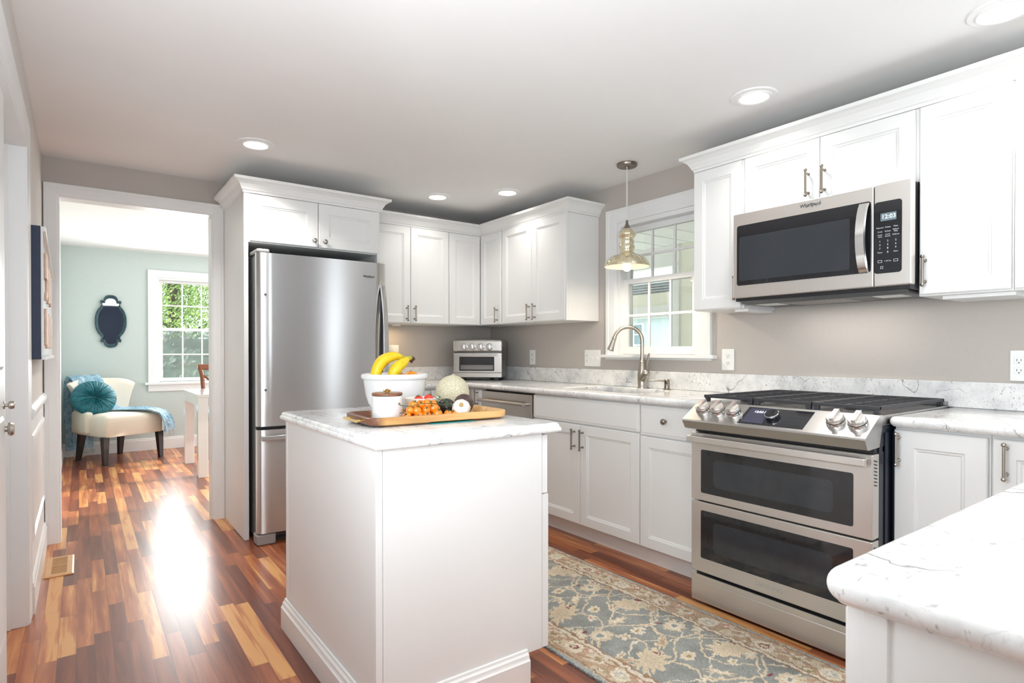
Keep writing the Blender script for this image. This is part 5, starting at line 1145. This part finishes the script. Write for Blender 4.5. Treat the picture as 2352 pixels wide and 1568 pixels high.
b = B(); prof = [(0, -0.024), (0.012, -0.026), (0.026, -0.020), (0.033, -0.004), (0.031, 0.010), (0.021, 0.021), (0.010, 0.028), (0.007, 0.034), (0, 0.036)]
n = 40; bm_rings = []
for r, h in prof: bm_rings.append([Vector((r * (1 + 0.07 * abs(math.sin(4.5 * 2 * math.pi * k / n)) * (1 if abs(h) < 0.022 else 0.2)) * math.cos(2 * math.pi * k / n), r * (1 + 0.07 * abs(math.sin(4.5 * 2 * math.pi * k / n)) * (1 if abs(h) < 0.022 else 0.2)) * math.sin(2 * math.pi * k / n), h)) for k in range(n)])
bm_rings[0] = [v * 1.0 + Vector((1e-4 * math.cos(i), 1e-4 * math.sin(i), 0)) for i, v in enumerate(bm_rings[0])]; bm_rings[-1] = [v + Vector((1e-4 * math.cos(2 * math.pi * i / n), 1e-4 * math.sin(2 * math.pi * i / n), 0)) for i, v in enumerate(bm_rings[-1])]
b.rings(bm_rings); put('bulb', b, 'garlic_skin', t, smooth=180, local=True)
b = B(); b.lathe([(0.0085, -0.0255), (0.008, -0.029), (0.003, -0.030), (0, -0.0295)], (0, 0, 0), (0, 0, 1), 16); put('root_plate', b, 'garlic_root', t, local=True)
b = B(); b.tube([(0, 0, 0.030), (0.003, 0.008, 0.044), (0.005, 0.026, 0.050), (0.004, 0.044, 0.046), (0.003, 0.054, 0.042)], [0.008, 0.0065, 0.006, 0.008, 0.003], 10); put('neck', b, 'garlic_skin', t, smooth=180, local=True)
t.rotation_mode = 'QUATERNION'; t.rotation_quaternion = Vector((-0.42, -0.72, 0.55)).to_track_quat('-Z', 'Y')

# ------------------------------------------------------------------ rug
import numpy as np
def rug():
    x0, x1, y0, y1 = -1.593, -0.822, -4.05, -1.30; st = 0.0048
    nx = int((x1 - x0) / st); ny = int((y1 - y0) / st)
    u = (np.arange(nx + 1) * (x1 - x0) / nx); v = (np.arange(ny + 1) * (y1 - y0) / ny); W = x1 - x0; L = y1 - y0
    U, V = np.meshgrid(u, v, indexing='ij'); rng = np.random.default_rng(3)
    def vn(sx, seed):      # value noise
        r = np.random.default_rng(seed); gx, gy = int(W / sx) + 3, int(L / sx) + 3; g = r.random((gx, gy)); a, c = U / sx, V / sx
        i, j = a.astype(int), c.astype(int); fa, fc = a - i, c - j; fa = fa * fa * (3 - 2 * fa); fc = fc * fc * (3 - 2 * fc)
        return (g[i, j] * (1 - fa) + g[i + 1, j] * fa) * (1 - fc) + (g[i, j + 1] * (1 - fa) + g[i + 1, j + 1] * fa) * fc
    jit = (vn(0.02, 1) - 0.5) * 0.018; jit2 = (vn(0.02, 2) - 0.5) * 0.018
    Uj, Vj = U + jit, V + jit2
    blue = np.array([.275, .285, .265]); beige = np.array([.66, .545, .385]); tan = np.array([.47, .325, .205]); cream = np.array([.74, .66, .53]); red = np.array([.20, .03, .035]); olive = np.array([.32, .25, .10]); rose = np.array([.50, .22, .18]); brown = np.array([.25, .14, .075])
    C = np.empty(U.shape + (3,)); C[:] = blue * 1.0
    C *= (0.82 + 0.36 * vn(0.05, 5))[..., None]
    def paint(mask, col): C[mask] = col
    e = np.minimum(Uj, W - Uj); BW = 0.150
    # vines in the field: two crossing scroll lines and ogival lattice
    P = 0.50
    for ph, amp, c0 in ((0.0, 0.10, 0.30), (math.pi, 0.10, 0.70)):
        for sgn in (1, -1):
            cu = W * c0 + sgn * amp * np.sin(2 * math.pi * Vj / P + ph); paint(np.abs(Uj - cu) < 0.0062, beige)
    for k in range(-1, int(L / (P / 2)) + 2):
        vc = k * P / 2; s = 1 if k % 2 == 0 else -1
        cv = vc + s * 0.05 * np.sin(4 * math.pi * Uj / W); paint(np.abs(Vj - cv) < 0.0058, beige)
        cv = vc + 0.09 + s * 0.04 * np.cos(5 * math.pi * Uj / W); paint(np.abs(Vj - cv) < 0.0034, cream)
    def serr(cx, cy, rx, ry, lobes, depth, rot, col, col2=None, inner=None):
        dx, dy = Uj - cx, Vj - cy; ca, sa = math.cos(rot), math.sin(rot); a, c = (dx * ca + dy * sa) / rx, (-dx * sa + dy * ca) / ry
        r = np.hypot(a, c); th = np.arctan2(c, a); lim = 1 + depth * np.sin(lobes * th); m = r < lim; paint(m, col)
        if col2 is not None: paint(r < lim * 0.62, col2)
        if inner is not None: paint(r < 0.32, inner)
    def dots(cx, cy, r, n, col, dr=0.006):
        for q in range(n):
            a = 2 * math.pi * q / n; paint(np.hypot(Uj - cx - r * math.cos(a), Vj - cy - r * math.sin(a)) < dr, col)
    r2 = np.random.default_rng(11)
    for k in range(-1, int(L / (P / 2)) + 2):
        vc = k * P / 2; odd = k % 2
        for f, off in ((0.30, 0.0), (0.70, 0.125), (0.50, 0.19)):
            cx = W * f; cy = vc + off
            if f == 0.50: serr(cx, cy, 0.034, 0.026, 8, 0.16, 0.3, cream, beige, olive); continue
            if (odd + (f > 0.5)) % 2 == 0:
                serr(cx + 0.02, cy, 0.088, 0.056, 11, 0.20, 0.5 * (1 if f < .5 else -1), beige, beige * 0.92); dots(cx + 0.075, cy + 0.02, 0.010, 3, red, 0.0075)
            else:
                serr(cx, cy, 0.050, 0.040, 9, 0.12, 0, beige, cream, blue); dots(cx - 0.03, cy + 0.055, 0.006, 2, red, 0.0075)
        for f in (0.235, 0.40, 0.60, 0.765):
            serr(W * f + r2.uniform(-.02, .02), vc + r2.uniform(0.04, 0.20), 0.026, 0.014, 5, 0.30, r2.uniform(0, 3), cream, beige, olive if r2.random() < .5 else rose)
        for f in (0.22, 0.5, 0.78): serr(W * f, vc + 0.06 + r2.uniform(-.02, .02), 0.052, 0.020, 7, 0.28, r2.uniform(-1, 1), beige, cream if r2.random() < .5 else tan)
    # border
    mb = e < BW; base = np.where((vn(0.035, 8) > 0.52)[..., None], tan[None, None], beige[None, None] * 0.93); C[mb] = base[mb]
    paint(np.abs(e - BW) < 0.0045, brown * 1.3); paint((e > BW - 0.020) & (e < BW - 0.0045), cream * 0.95); paint(np.abs(e - BW + 0.024) < 0.0035, brown * 1.4); paint(np.abs(e - 0.026) < 0.0035, brown * 1.3)
    cb = 0.083 + 0.022 * np.sin(2 * math.pi * Vj / 0.25); paint(mb & (np.abs(e - cb) < 0.0045), brown * 1.5)
    for side in (0, 1):
        for k in range(-1, int(L / 0.25) + 2):
            cu = 0.083 if side == 0 else W - 0.083; cv = k * 0.25 + side * 0.06
            serr(cu, cv, 0.034, 0.042, 8, 0.10, 0, cream, beige); 
            if k % 2: dots(cu, cv, 0.015, 7, red, 0.0055)
            else: serr(cu, cv, 0.016, 0.018, 6, 0.2, 0, blue * 1.6, cream)
            serr(cu + 0.012, cv + 0.125, 0.026, 0.036, 6, 0.25, 0.6, cream * 0.95, tan, olive)
            serr(cu - 0.030, cv + 0.066, 0.012, 0.020, 4, 0.2, 0.4, olive, cream); serr(cu + 0.03, cv - 0.066, 0.013, 0.018, 4, 0.2, -0.4, rose, cream)
    paint(e < 0.017, blue * 1.35)
    ends = np.minimum(V, L - V); paint(ends < 0.02, blue * 1.3)
    C *= (0.86 + 0.28 * rng.random(U.shape))[..., None]
    hgt = 0.0085 + 0.0022 * (rng.random(U.shape) - 0.5); hgt[e < 0.008] *= 0.75
    Xw = x0 + u; Yw = y0 + v
    verts = [(Xw[i] + (0.0016 * (rng.random() - .5) if 0 < i < nx else 0.003 * (rng.random() - .5)), Yw[j], float(hgt[i, j])) for i in range(nx + 1) for j in range(ny + 1)]
    q = ny + 1; faces = [(i * q + j, (i + 1) * q + j, (i + 1) * q + j + 1, i * q + j + 1) for i in range(nx) for j in range(ny)]
    n0 = len(verts); peri = [i * q for i in range(nx + 1)] + [nx * q + j for j in range(1, ny + 1)] + [i * q + ny for i in range(nx - 1, -1, -1)] + [j for j in range(ny - 1, 0, -1)]
    verts += [(verts[p][0], verts[p][1], 0.0006) for p in peri]; m = len(peri)
    faces += [(peri[k], n0 + k, n0 + (k + 1) % m, peri[(k + 1) % m]) for k in range(m)]
    me = bpy.data.meshes.new('rug'); me.from_pydata(verts, [], faces); me.update()
    ca = me.color_attributes.new('pattern', 'FLOAT_COLOR', 'POINT')
    arr = np.ones((len(verts), 4), dtype=np.float32); arr[:n0, :3] = np.clip(C.reshape(-1, 3), 0, 1); arr[n0:, :3] = blue; ca.data.foreach_set('color', arr.ravel())
    me.materials.append(M['rug_pile']); o = bpy.data.objects.new('runner_rug', me); COL.objects.link(o)
    tag(o, 'blue-grey and beige floral runner rug on the floor before the range', 'rug')
    b = B(); r3 = random.Random(5)
    for xx, s in ((x0, -1), (x1, 1)):
        for k in range(900):
            y = y0 + (y1 - y0) * r3.random(); h = r3.uniform(0.001, 0.008); l_ = r3.uniform(0.004, 0.012)
            p0 = Vector((xx - s * 0.002, y, h + 0.001)); p1 = p0 + Vector((s * l_, r3.uniform(-.004, .004), -h * 0.6))
            b.tube([p0, p1], [0.0011, 0.0005], 4, caps=False)
    o2 = put('edge_pile', b, 'rug_fringe', o); o2['kind'] = 'stuff'
rug()
# floor vent
t = thing('floor_vent', 'pale wooden floor register beside the left wall', 'floor vent', (-3.152, -0.51, 0))
b = B(); b.sweep([(-3.216, -0.685), (-3.090, -0.685), (-3.090, -0.333), (-3.216, -0.333)], [(0, 0.0006), (0, 0.004), (0.008, 0.008), (0.030, 0.009), (0.032, 0.0006)], lambda u, v, w: Vector((u, v, w)), closed=True, side=1); put('frame', b, 'vent_wood', t)
b = B(); b.box(-3.186, -3.120, -0.655, -0.363, 0.0006, 0.0014); put('duct', b, 'black_plastic', t)
b = B()
for k in range(11):
    for y0 in (-0.652, -0.500): b.box(-3.1855, -3.1205, y0 + k * 0.0128, y0 + k * 0.0128 + 0.0048, 0.0016, 0.0066)
b.box(-3.1855, -3.1205, -0.5135, -0.5045, 0.0016, 0.0084); put('louvres', b, 'vent_wood', t)
# wall sign
t = thing('wall_sign', 'navy wall box with white gabled board and wooden pieces on the left wall', 'sign', (WX, -0.65, 1.13))
fs = lambda u, z, d: Vector((WX + d, u, z))
b = B(); mbox(b, fs, -1.135, -0.15, 1.125, 1.722, 0.0008, 0.042, 0.002); put('backing_box', b, 'navy_wood', t)
b = B(); b.prism([(-1.128, 1.142), (-0.17, 1.142), (-0.17, 1.58), (-1.128, 1.705)], 0.0423, 0.050, fs); put('board', b, 'white_lacquer', t)
b = B(); b.prism([(-1.130, 1.700), (-0.165, 1.572), (-0.165, 1.592), (-1.130, 1.720)], 0.0423, 0.060, fs); put('roof_strip', b, 'white_lacquer', t)
b = B(); mbox(b, fs, -1.130, -0.15, 1.122, 1.140, 0.0423, 0.060, 0.002); put('ledge', b, 'white_lacquer', t)
for y, w, z0, z1 in ((-0.96, 0.10, 1.50, 1.62), (-0.86, 0.06, 1.42, 1.56), (-0.94, 0.05, 1.40, 1.44), (-0.70, 0.07, 1.40, 1.575), (-0.56, 0.05, 1.41, 1.57), (-0.45, 0.05, 1.40, 1.56), (-0.97, 0.06, 1.19, 1.36), (-0.88, 0.05, 1.175, 1.34), (-0.78, 0.05, 1.175, 1.345), (-0.66, 0.05, 1.175, 1.345), (-0.54, 0.06, 1.18, 1.34), (-0.40, 0.05, 1.18, 1.34)):
    b = B(); mbox(b, fs, y - 0.05, y + w - 0.05, z0, z1, 0.0502, 0.059, 0.003); put('wood_piece', b, 'letter_wood', t)
# ------------------------------------------------------------------ dining room
CHX, CHY = -2.755, 3.15
t = thing('accent_chair', 'cream upholstered low chair with dark legs in the mint room', 'chair', (CHX, CHY, 0), rotz=math.radians(30))
b = B(); prof = [(-0.30, -0.31), (0.325, -0.31), (0.25, 0.29), (-0.25, 0.29)]
def seat_ring(f, z): return [Vector((x * f, y * f - (0.005 if f < 1 else 0), z)) for x, y in rounded([(-0.31, -0.32), (0.32, -0.32), (0.25, 0.28), (-0.25, 0.28)], [0.05] * 4)]
b.rings([seat_ring(0.97, 0.285), seat_ring(1.0, 0.30), seat_ring(1.0, 0.43), seat_ring(0.985, 0.470), seat_ring(0.93, 0.495), seat_ring(0.75, 0.512), seat_ring(0.3, 0.520)]); put('seat', b, 'linen', t, smooth=50, local=True)
b = B(); N, K = 17, 12; loops = []
def backp(u, v, side):
    half = 0.215 + 0.118 * v ** 1.8; x = half * u; z = 0.38 + (0.47 - 0.05 * abs(u) ** 5) * v
    y = 0.235 + 0.10 * v - 0.11 * (abs(u) ** 2.2) * (0.4 + 0.6 * v); th = 0.055 * (1 - 0.25 * v)
    tuft = 0.012 * (math.cos(u * 9.4) * math.cos(v * 9) > 0.6)
    return Vector((x, y + (th if side else -th + tuft * 0), z - 0.03 * (1 - abs(u)) * (v > 0.9) * 0))
for j in range(K + 1):
    v = j / K; lp = [backp(-1 + 2 * i / (N - 1), v, 0) for i in range(N)] + [backp(1 - 2 * i / (N - 1), v, 1) for i in range(N)]
    loops.append(lp)
c_ = loops[-1]; cen = sum(c_, Vector()) / len(c_); loops.append([p + Vector((0, (cen.y - p.y) * 0.25, 0.018)) for p in c_]); 
b.rings(loops); put('backrest', b, 'linen', t, smooth=60, local=True)
for s in (-1, 1):
    b = B(); b.box(-0.040, 0.040, -0.16, 0.16, 0.300, 0.535, 0.034, 5); bmesh.ops.transform(b.bm, matrix=Matrix.Translation((s * 0.268, 0.125, 0)) @ Matrix.Rotation(s * 0.10, 4, 'Z'), verts=b.bm.verts)
    put('low_arm', b, 'linen', t, smooth=60, local=True)
for x, y, dx, dy in ((-0.285, -0.275, -0.005, -0.01), (0.295, -0.275, 0.01, -0.01), (-0.205, 0.235, -0.015, 0.045), (0.205, 0.235, 0.015, 0.045)):
    b = B(); b.rings([[Vector((x + dx + q * 0.019, y + dy + r * 0.019, 0.0006)) for q, r in ((-1, -1), (1, -1), (1, 1), (-1, 1))], [Vector((x + q * 0.030, y + r * 0.030, 0.288)) for q, r in ((-1, -1), (1, -1), (1, 1), (-1, 1))]]); put('leg', b, 'espresso_wood', t, local=True)
# pleated round pillow
t = thing('round_pillow', 'round teal velvet pleated pillow leaning on the cream chair', 'pillow', (-2.948, 3.115, 0.668))
b = B(); N = 144; loops = []
for k in range(25):
    a = math.pi * k / 24; r = math.sin(a) ** 0.75; h = math.cos(a); lp = []
    for i in range(N):
        th = 2 * math.pi * i / N; pl = 0.5 + 0.5 * math.sin(th * 36 + 1.5 * math.sin(th * 5)); pl2 = 0.5 + 0.5 * math.sin(th * 17 + 2)
        hh = 0.078 * h * (1 + 0.13 * (pl - 0.5) * (r > 0.02) + 0.08 * (pl2 - 0.5)); dim = 0.045 * math.exp(-(r / 0.16) ** 2) * (1 if h > 0 else -1)
        lp.append(Vector(((0.204 * r + 0.0005) * math.cos(th), (0.192 * r + 0.0005) * math.sin(th), hh - dim)))
    loops.append(lp)
b.rings(loops); put('cushion', b, 'teal_velvet', t, smooth=70, local=True)
b = B(); b.ball((0, 0, 0.036), (0.017, 0.017, 0.009), 12); put('button', b, 'teal_velvet', t, smooth=180, local=True)
t.rotation_mode = 'QUATERNION'; t.rotation_quaternion = Vector((0.20, -0.90, 0.36)).to_track_quat('Z', 'Y')
# throw blanket
t = thing('throw_blanket', 'blue knitted throw with pale fringe draped over the cream chair', 'blanket', (CHX, CHY, 0), rotz=math.radians(30))
ST = [((-0.130, 0.395, 0.10), (0.150, 0.02, 0)), ((-0.130, 0.400, 0.30), (0.150, 0.02, 0)), ((-0.130, 0.412, 0.52), (0.148, 0.01, 0)), ((-0.135, 0.420, 0.72), (0.145, 0.01, 0)), ((-0.14, 0.415, 0.84), (0.14, 0.01, 0)), ((-0.14, 0.375, 0.893), (0.14, 0, 0)), ((-0.135, 0.31, 0.892), (0.14, 0, 0)), ((-0.125, 0.245, 0.84), (0.135, 0, 0)),
      ((-0.10, 0.195, 0.72), (0.14, 0.02, 0)), ((-0.04, 0.150, 0.60), (0.13, 0.04, 0)), ((0.03, 0.09, 0.536), (0.12, 0.06, 0)), ((0.10, 0.00, 0.535), (0.115, 0.08, 0)), ((0.18, -0.12, 0.532), (0.115, 0.09, 0)), ((0.26, -0.23, 0.522), (0.115, 0.10, 0)), ((0.315, -0.30, 0.487), (0.115, 0.105, 0)), ((0.345, -0.335, 0.42), (0.12, 0.105, 0)), ((0.36, -0.35, 0.35), (0.12, 0.10, 0)), ((0.365, -0.355, 0.29), (0.12, 0.10, 0))]
b = B(); W_ = 17; rows = []
for k in range(len(ST) - 1):
    for j in range(4):
        f = j / 4; c0, h0 = Vector(ST[k][0]), Vector(ST[k][1]); c1, h1 = Vector(ST[k + 1][0]), Vector(ST[k + 1][1]); rows.append((c0.lerp(c1, f), h0.lerp(h1, f)))
rows.append((Vector(ST[-1][0]), Vector(ST[-1][1])))
grid = []; n_ = len(rows)
for i, (c, h) in enumerate(rows):
    tn = (rows[min(i + 1, n_ - 1)][0] - rows[max(i - 1, 0)][0]).normalized(); nm = h.cross(tn).normalized()
    grid.append([])
    for j in range(W_):
        s = -1 + 2 * j / (W_ - 1); w = 0.011 * math.sin(s * 9 + i * 0.13) + 0.006 * math.sin(s * 17 - i * 0.21); grid[-1].append(c + h * s * (1 + 0.05 * math.sin(i * 0.3)) + nm * w)
lps = []
for i in range(n_):
    tn = (rows[min(i + 1, n_ - 1)][0] - rows[max(i - 1, 0)][0]).normalized(); nm = rows[i][1].cross(tn).normalized() * 0.006
    lps.append([p + nm for p in grid[i]] + [p - nm for p in grid[i][::-1]])
b.rings(lps); put('knit', b, 'blue_throw', t, smooth=60, local=True)
b = B(); rf = random.Random(2)
for row, dz in ((grid[0], -1), (grid[-1], -1)):
    for k in range(70):
        s = rf.random() * (W_ - 1); j = int(s); p = row[j].lerp(row[min(j + 1, W_ - 1)], s - j); q = p + Vector((rf.uniform(-.02, .02), rf.uniform(-.02, .01), -rf.uniform(.04, .075)))
        q.z = max(q.z, 0.012); b.tube([p, p.lerp(q, .5) + Vector((rf.uniform(-.008, .008), rf.uniform(-.008, .008), 0)), q], [0.0035, 0.0028, 0.0018], 5)
o = put('fringe', b, 'throw_fringe', t, local=True); o['kind'] = 'stuff'
# wall mirror
t = thing('wall_mirror', 'dark teal quatrefoil framed mirror on the mint wall', 'mirror', (-2.780, DY, 1.507))
HALF = [(0.0, .300), (.028, .296), (.050, .284), (.062, .266), (.066, .246), (.068, .236), (.098, .236), (.100, .212), (.090, .203), (.088, .185), (.098, .165), (.118, .140), (.135, .105), (.146, .065), (.150, .030), (.1505, 0)]
q1 = HALF; outl = q1 + [(x, -z) for x, z in q1[-2::-1]]; outl = outl + [(-x, z) for x, z in outl[-2:0:-1]]
fm = lambda u, v, w: Vector((-2.780 + u, DY - w, 1.507 + v))
b = B(); k1 = [(x * 0.80, z * 0.87) for x, z in outl]; 
b.rings([[fm(x, z, w) for x, z in pl] for pl, w in ((outl, 0.001), (outl, 0.018), ([(x * 0.96, z * 0.98) for x, z in outl], 0.026), ([(x * 0.86, z * 0.91) for x, z in outl], 0.022), (k1, 0.016), (k1, 0.010))], True, False); put('frame', b, 'mirror_frame', t)
b = B(); b.prism(k1, 0.010, 0.0125, lambda u, v, w: fm(u, v, w)); put('mirror_glass', b, 'mirror', t)
# white table
t = thing('dining_table', 'white square-legged table at the doorway edge', 'table', (-1.55, 2.0, 0))
TX0_, TX1_, TY0_, TY1_ = -2.195, -0.95, 1.535, 2.475
b = B(); b.box(TX0_, TX1_, TY0_, TY1_, 0.735, 0.768, 0.003); put('tabletop', b, 'white_lacquer', t)
b = B(); 
for y0, y1 in ((TY0_ + 0.004, TY0_ + 0.03), (TY1_ - 0.03, TY1_ - 0.004)): b.box(TX0_ + 0.09, TX1_ - 0.09, y0, y1, 0.655, 0.7345)
for x0, x1 in ((TX0_ + 0.004, TX0_ + 0.03), (TX1_ - 0.03, TX1_ - 0.004)): b.box(x0, x1, TY0_ + 0.09, TY1_ - 0.09, 0.655, 0.7345)
put('apron', b, 'white_lacquer', t)
for x in (TX0_ + 0.002, TX1_ - 0.087):
    for y in (TY0_ + 0.002, TY1_ - 0.087): b = B(); b.box(x, x + 0.085, y, y + 0.085, 0.0006, 0.7345, 0.002); put('leg', b, 'white_lacquer', t)
# wooden chair behind the table
DX, DYc = -1.745, 2.70
t = thing('dining_chair', 'reddish wooden cross-back chair behind the white table', 'chair', (DX, DYc, 0))
for s in (-1, 1):
    b = B(); b.tube([(DX + s * 0.19, DYc + 0.26, 0.0006), (DX + s * 0.19, DYc + 0.22, 0.45), (DX + s * 0.195, DYc + 0.22, 0.70), (DX + s * 0.205, DYc + 0.25, 0.88), (DX + s * 0.225, DYc + 0.29, 1.0)], [0.018, 0.022, 0.022, 0.022, 0.020], 8); put('back_post', b, 'cherry_wood', t, smooth=60)
    b = B(); b.tube([(DX + s * 0.20, DYc - 0.19, 0.0006), (DX + s * 0.20, DYc - 0.19, 0.43)], [0.016, 0.022], 8); put('leg', b, 'cherry_wood', t, smooth=60)
    b = B(); b.tube([(DX + s * 0.195, DYc + 0.225, 0.56), (DX, DYc + 0.245, 0.73), (DX - s * 0.20, DYc + 0.268, 0.90)], [0.012, 0.014, 0.012], 8, squash=((0, 1, 0), 0.6)); put('cross_slat', b, 'cherry_wood', t, smooth=60)
b = B(); b.tube([(DX + 0.245 * k / 6, DYc + 0.285 + 0.03 * (1 - (k / 6) ** 2), 0.985) for k in range(-6, 7)], 0.034, 10, squash=((0, 1, 0), 0.35)); put('top_rail', b, 'cherry_wood', t, smooth=60)
b = B(); b.box(DX - 0.225, DX + 0.225, DYc - 0.21, DYc + 0.215, 0.43, 0.455, 0.008); put('seat', b, 'cherry_wood', t)
b = B(); b.box(DX - 0.215, DX + 0.215, DYc - 0.20, DYc + 0.19, 0.4555, 0.505, 0.02, 4); put('seat_cushion', b, 'blue_throw', t, smooth=40)
b = B(); b.tube([(DX - 0.195, DYc + 0.235, 0.22), (DX - 0.20, DYc - 0.19, 0.22)], 0.010, 8); b.tube([(DX + 0.195, DYc + 0.235, 0.22), (DX + 0.20, DYc - 0.19, 0.22)], 0.010, 8); put('stretcher', b, 'cherry_wood', t)

# ------------------------------------------------------------------ outdoors
b = B(); b.box(-30, 40, -30, 40, -0.60, -0.50); o = struct('ground', b, 'lawn')
# dining side: tree and hedge
def leaf_cloud(b, n, fn_, size, seed):
    r = random.Random(seed); bm = b.bm
    for _ in range(n):
        c = fn_(r); s = size * r.uniform(0.6, 1.4); a = Vector((r.gauss(0, 1), r.gauss(0, 1), r.gauss(0, 1))).normalized(); c2 = a.orthogonal().normalized(); d = a.cross(c2)
        b.face([bm.verts.new(c - c2 * s), bm.verts.new(c + d * s * 0.45), bm.verts.new(c + c2 * s), bm.verts.new(c - d * s * 0.45)])
def tree(x, y, z0, h, rx, label, seed, n, size, name='tree'):
    t = thing(name, label, 'tree', (x, y, z0)); r0 = random.Random(seed)
    b = B(); b.tube([(x, y, z0), (x + 0.1, y, z0 + h * 0.3), (x - 0.05, y + 0.1, z0 + h * 0.8)], [0.16, 0.12, 0.04], 10)
    for k in range(9): a = k * 2.4; z = z0 + h * (0.3 + 0.06 * k); b.tube([(x, y, z), (x + rx * 0.7 * math.cos(a), y + rx * 0.7 * math.sin(a), z + h * 0.15)], [0.05, 0.012], 6)
    put('trunk', b, 'bark', t, smooth=60)
    cl = [Vector((x + r0.gauss(0, rx * 0.5), y + r0.gauss(0, rx * 0.45), z0 + h * r0.uniform(0.30, 1.0))) for _ in range(46)]
    b = B(); leaf_cloud(b, n, lambda r: r.choice(cl) + Vector((r.gauss(0, rx * 0.17), r.gauss(0, rx * 0.17), r.gauss(0, rx * 0.13))), size, seed); put('foliage', b, 'tree_leaf', t, recalc=False)
tree(-1.6, 9.2, -0.5, 6.0, 2.0, 'green leafy tree seen through the upper dining window sash', 4, 26000, 0.034)
tree(4.6, 12.0, -0.5, 6.4, 2.0, 'green leafy tree outside, right of the one in the dining window', 9, 12000, 0.04)
b = B(); leaf_cloud(b, 16000, lambda r: Vector((r.uniform(-3.6, 3.0), 5.6 + r.gauss(0, 0.16), r.uniform(-0.5, 1.52) - 0.08 * abs(r.gauss(0, 1)))), 0.045, 3); b.box(-3.6, 3.0, 5.55, 5.9, -0.5, 1.36)
o = put('hedge', b, 'hedge_leaf', recalc=False, loc=(-0.3, 5.7, -0.5)); tag(o, 'grey-green clipped hedge behind the lower dining window sash', 'hedge', kind='stuff')
# sink side: porch and the house next door
t = thing('porch', 'white boarded porch roof with cream side wall outside the sink window', 'porch', (1.2, -1.0, -0.5))
b = B(); b.box(0.17, 2.02, -4.5, 3.3, 2.27, 2.36)
for k in range(25): b.box(0.18, 2.0, -4.5 + k * 0.31, -4.5 + k * 0.31 + 0.012, 2.262, 2.2705)
put('roof', b, 'ext_white', t)
b = B(); b.box(1.90, 2.02, -0.64, 3.3, 2.09, 2.2695); b.box(1.88, 2.04, -0.64, 3.3, 2.05, 2.0895); put('beam', b, 'ext_white', t)
b = B(); b.box(1.92, 2.02, -4.5, -0.6405, -0.5, 2.2695)
for k in range(11): b.box(1.914, 1.9205, -4.5 + k * 0.36, -4.5 + k * 0.36 + 0.02, -0.5, 2.26)
put('side_wall', b, 'ext_cream', t)
b = B(); b.box(1.94, 1.98, -0.5595, 0.34, 1.655, 1.79); put('cream_board', b, 'ext_cream', t)
b = B(); b.box(1.93, 1.985, -0.5595, 0.34, 1.53, 1.6545); put('white_board', b, 'ext_white', t)
b = B()
for k in range(4): b.box(1.945, 1.975, -0.5595, 0.34, 1.795 + k * 0.028, 1.795 + k * 0.028 + 0.020)
put('rolled_blind', b, 'ext_roof', t)
b = B(); b.box(1.90, 2.02, -0.64, -0.56, -0.5, 2.0495); put('post', b, 'ext_white', t)
b = B(); b.box(0.17, 2.02, -4.5, 3.3, -0.495, -0.12); put('deck', b, 'ext_white', t)
t = thing('neighbour_house', 'grey-green house with small windows beyond the porch', 'house', (14, 8, -0.5))
b = B(); 
for k in range(15): b.box(11.0 - 0.004 * (k % 2), 17.0, 3.2, 13.0, -0.5 + k * 0.19, -0.5 + (k + 1) * 0.19)
put('wall', b, 'ext_siding', t)
b = B(); b.prism([(10.6, 2.30), (14.0, 3.6), (17.4, 2.30), (17.4, 2.42), (14.0, 3.75), (10.6, 2.42)], 2.9, 13.4, lambda u, v, d: Vector((u, d, v))); put('roof', b, 'ext_roof', t)
for y in (4.55, 5.25, 7.9, 10.2):
    b = B(); b.box(10.90, 10.99, y - 0.19, y + 0.19, 1.35, 2.05); w = put('window', b, 'ext_white', t); b = B(); b.box(10.88, 10.8995, y - 0.14, y + 0.14, 1.40, 1.68); b.box(10.88, 10.8995, y - 0.14, y + 0.14, 1.72, 2.0); put('pane', b, 'ext_glass', w)
t = thing('shed', 'small gabled white shed in front of the neighbouring house', 'shed', (8.8, 4.0, -0.5))
b = B(); b.box(8.0, 9.6, 2.9, 5.1, -0.5, 0.75); put('wall', b, 'ext_white', t)
b = B(); b.prism([(2.7, 0.75), (4.0, 1.52), (5.3, 0.75), (5.3, 0.85), (4.0, 1.64), (2.7, 0.85)], 7.9, 9.7, lambda u, v, d: Vector((d, u, v))); b.prism([(2.9, 0.7505), (5.1, 0.7505), (4.0, 1.45)], 7.98, 8.1, lambda u, v, d: Vector((d, u, v))); put('roof', b, 'ext_white', t)
tree(6.0, 6.2, -0.5, 4.4, 0.9, 'thin sparse-leaved tree between the porch and the house', 21, 500, 0.04)
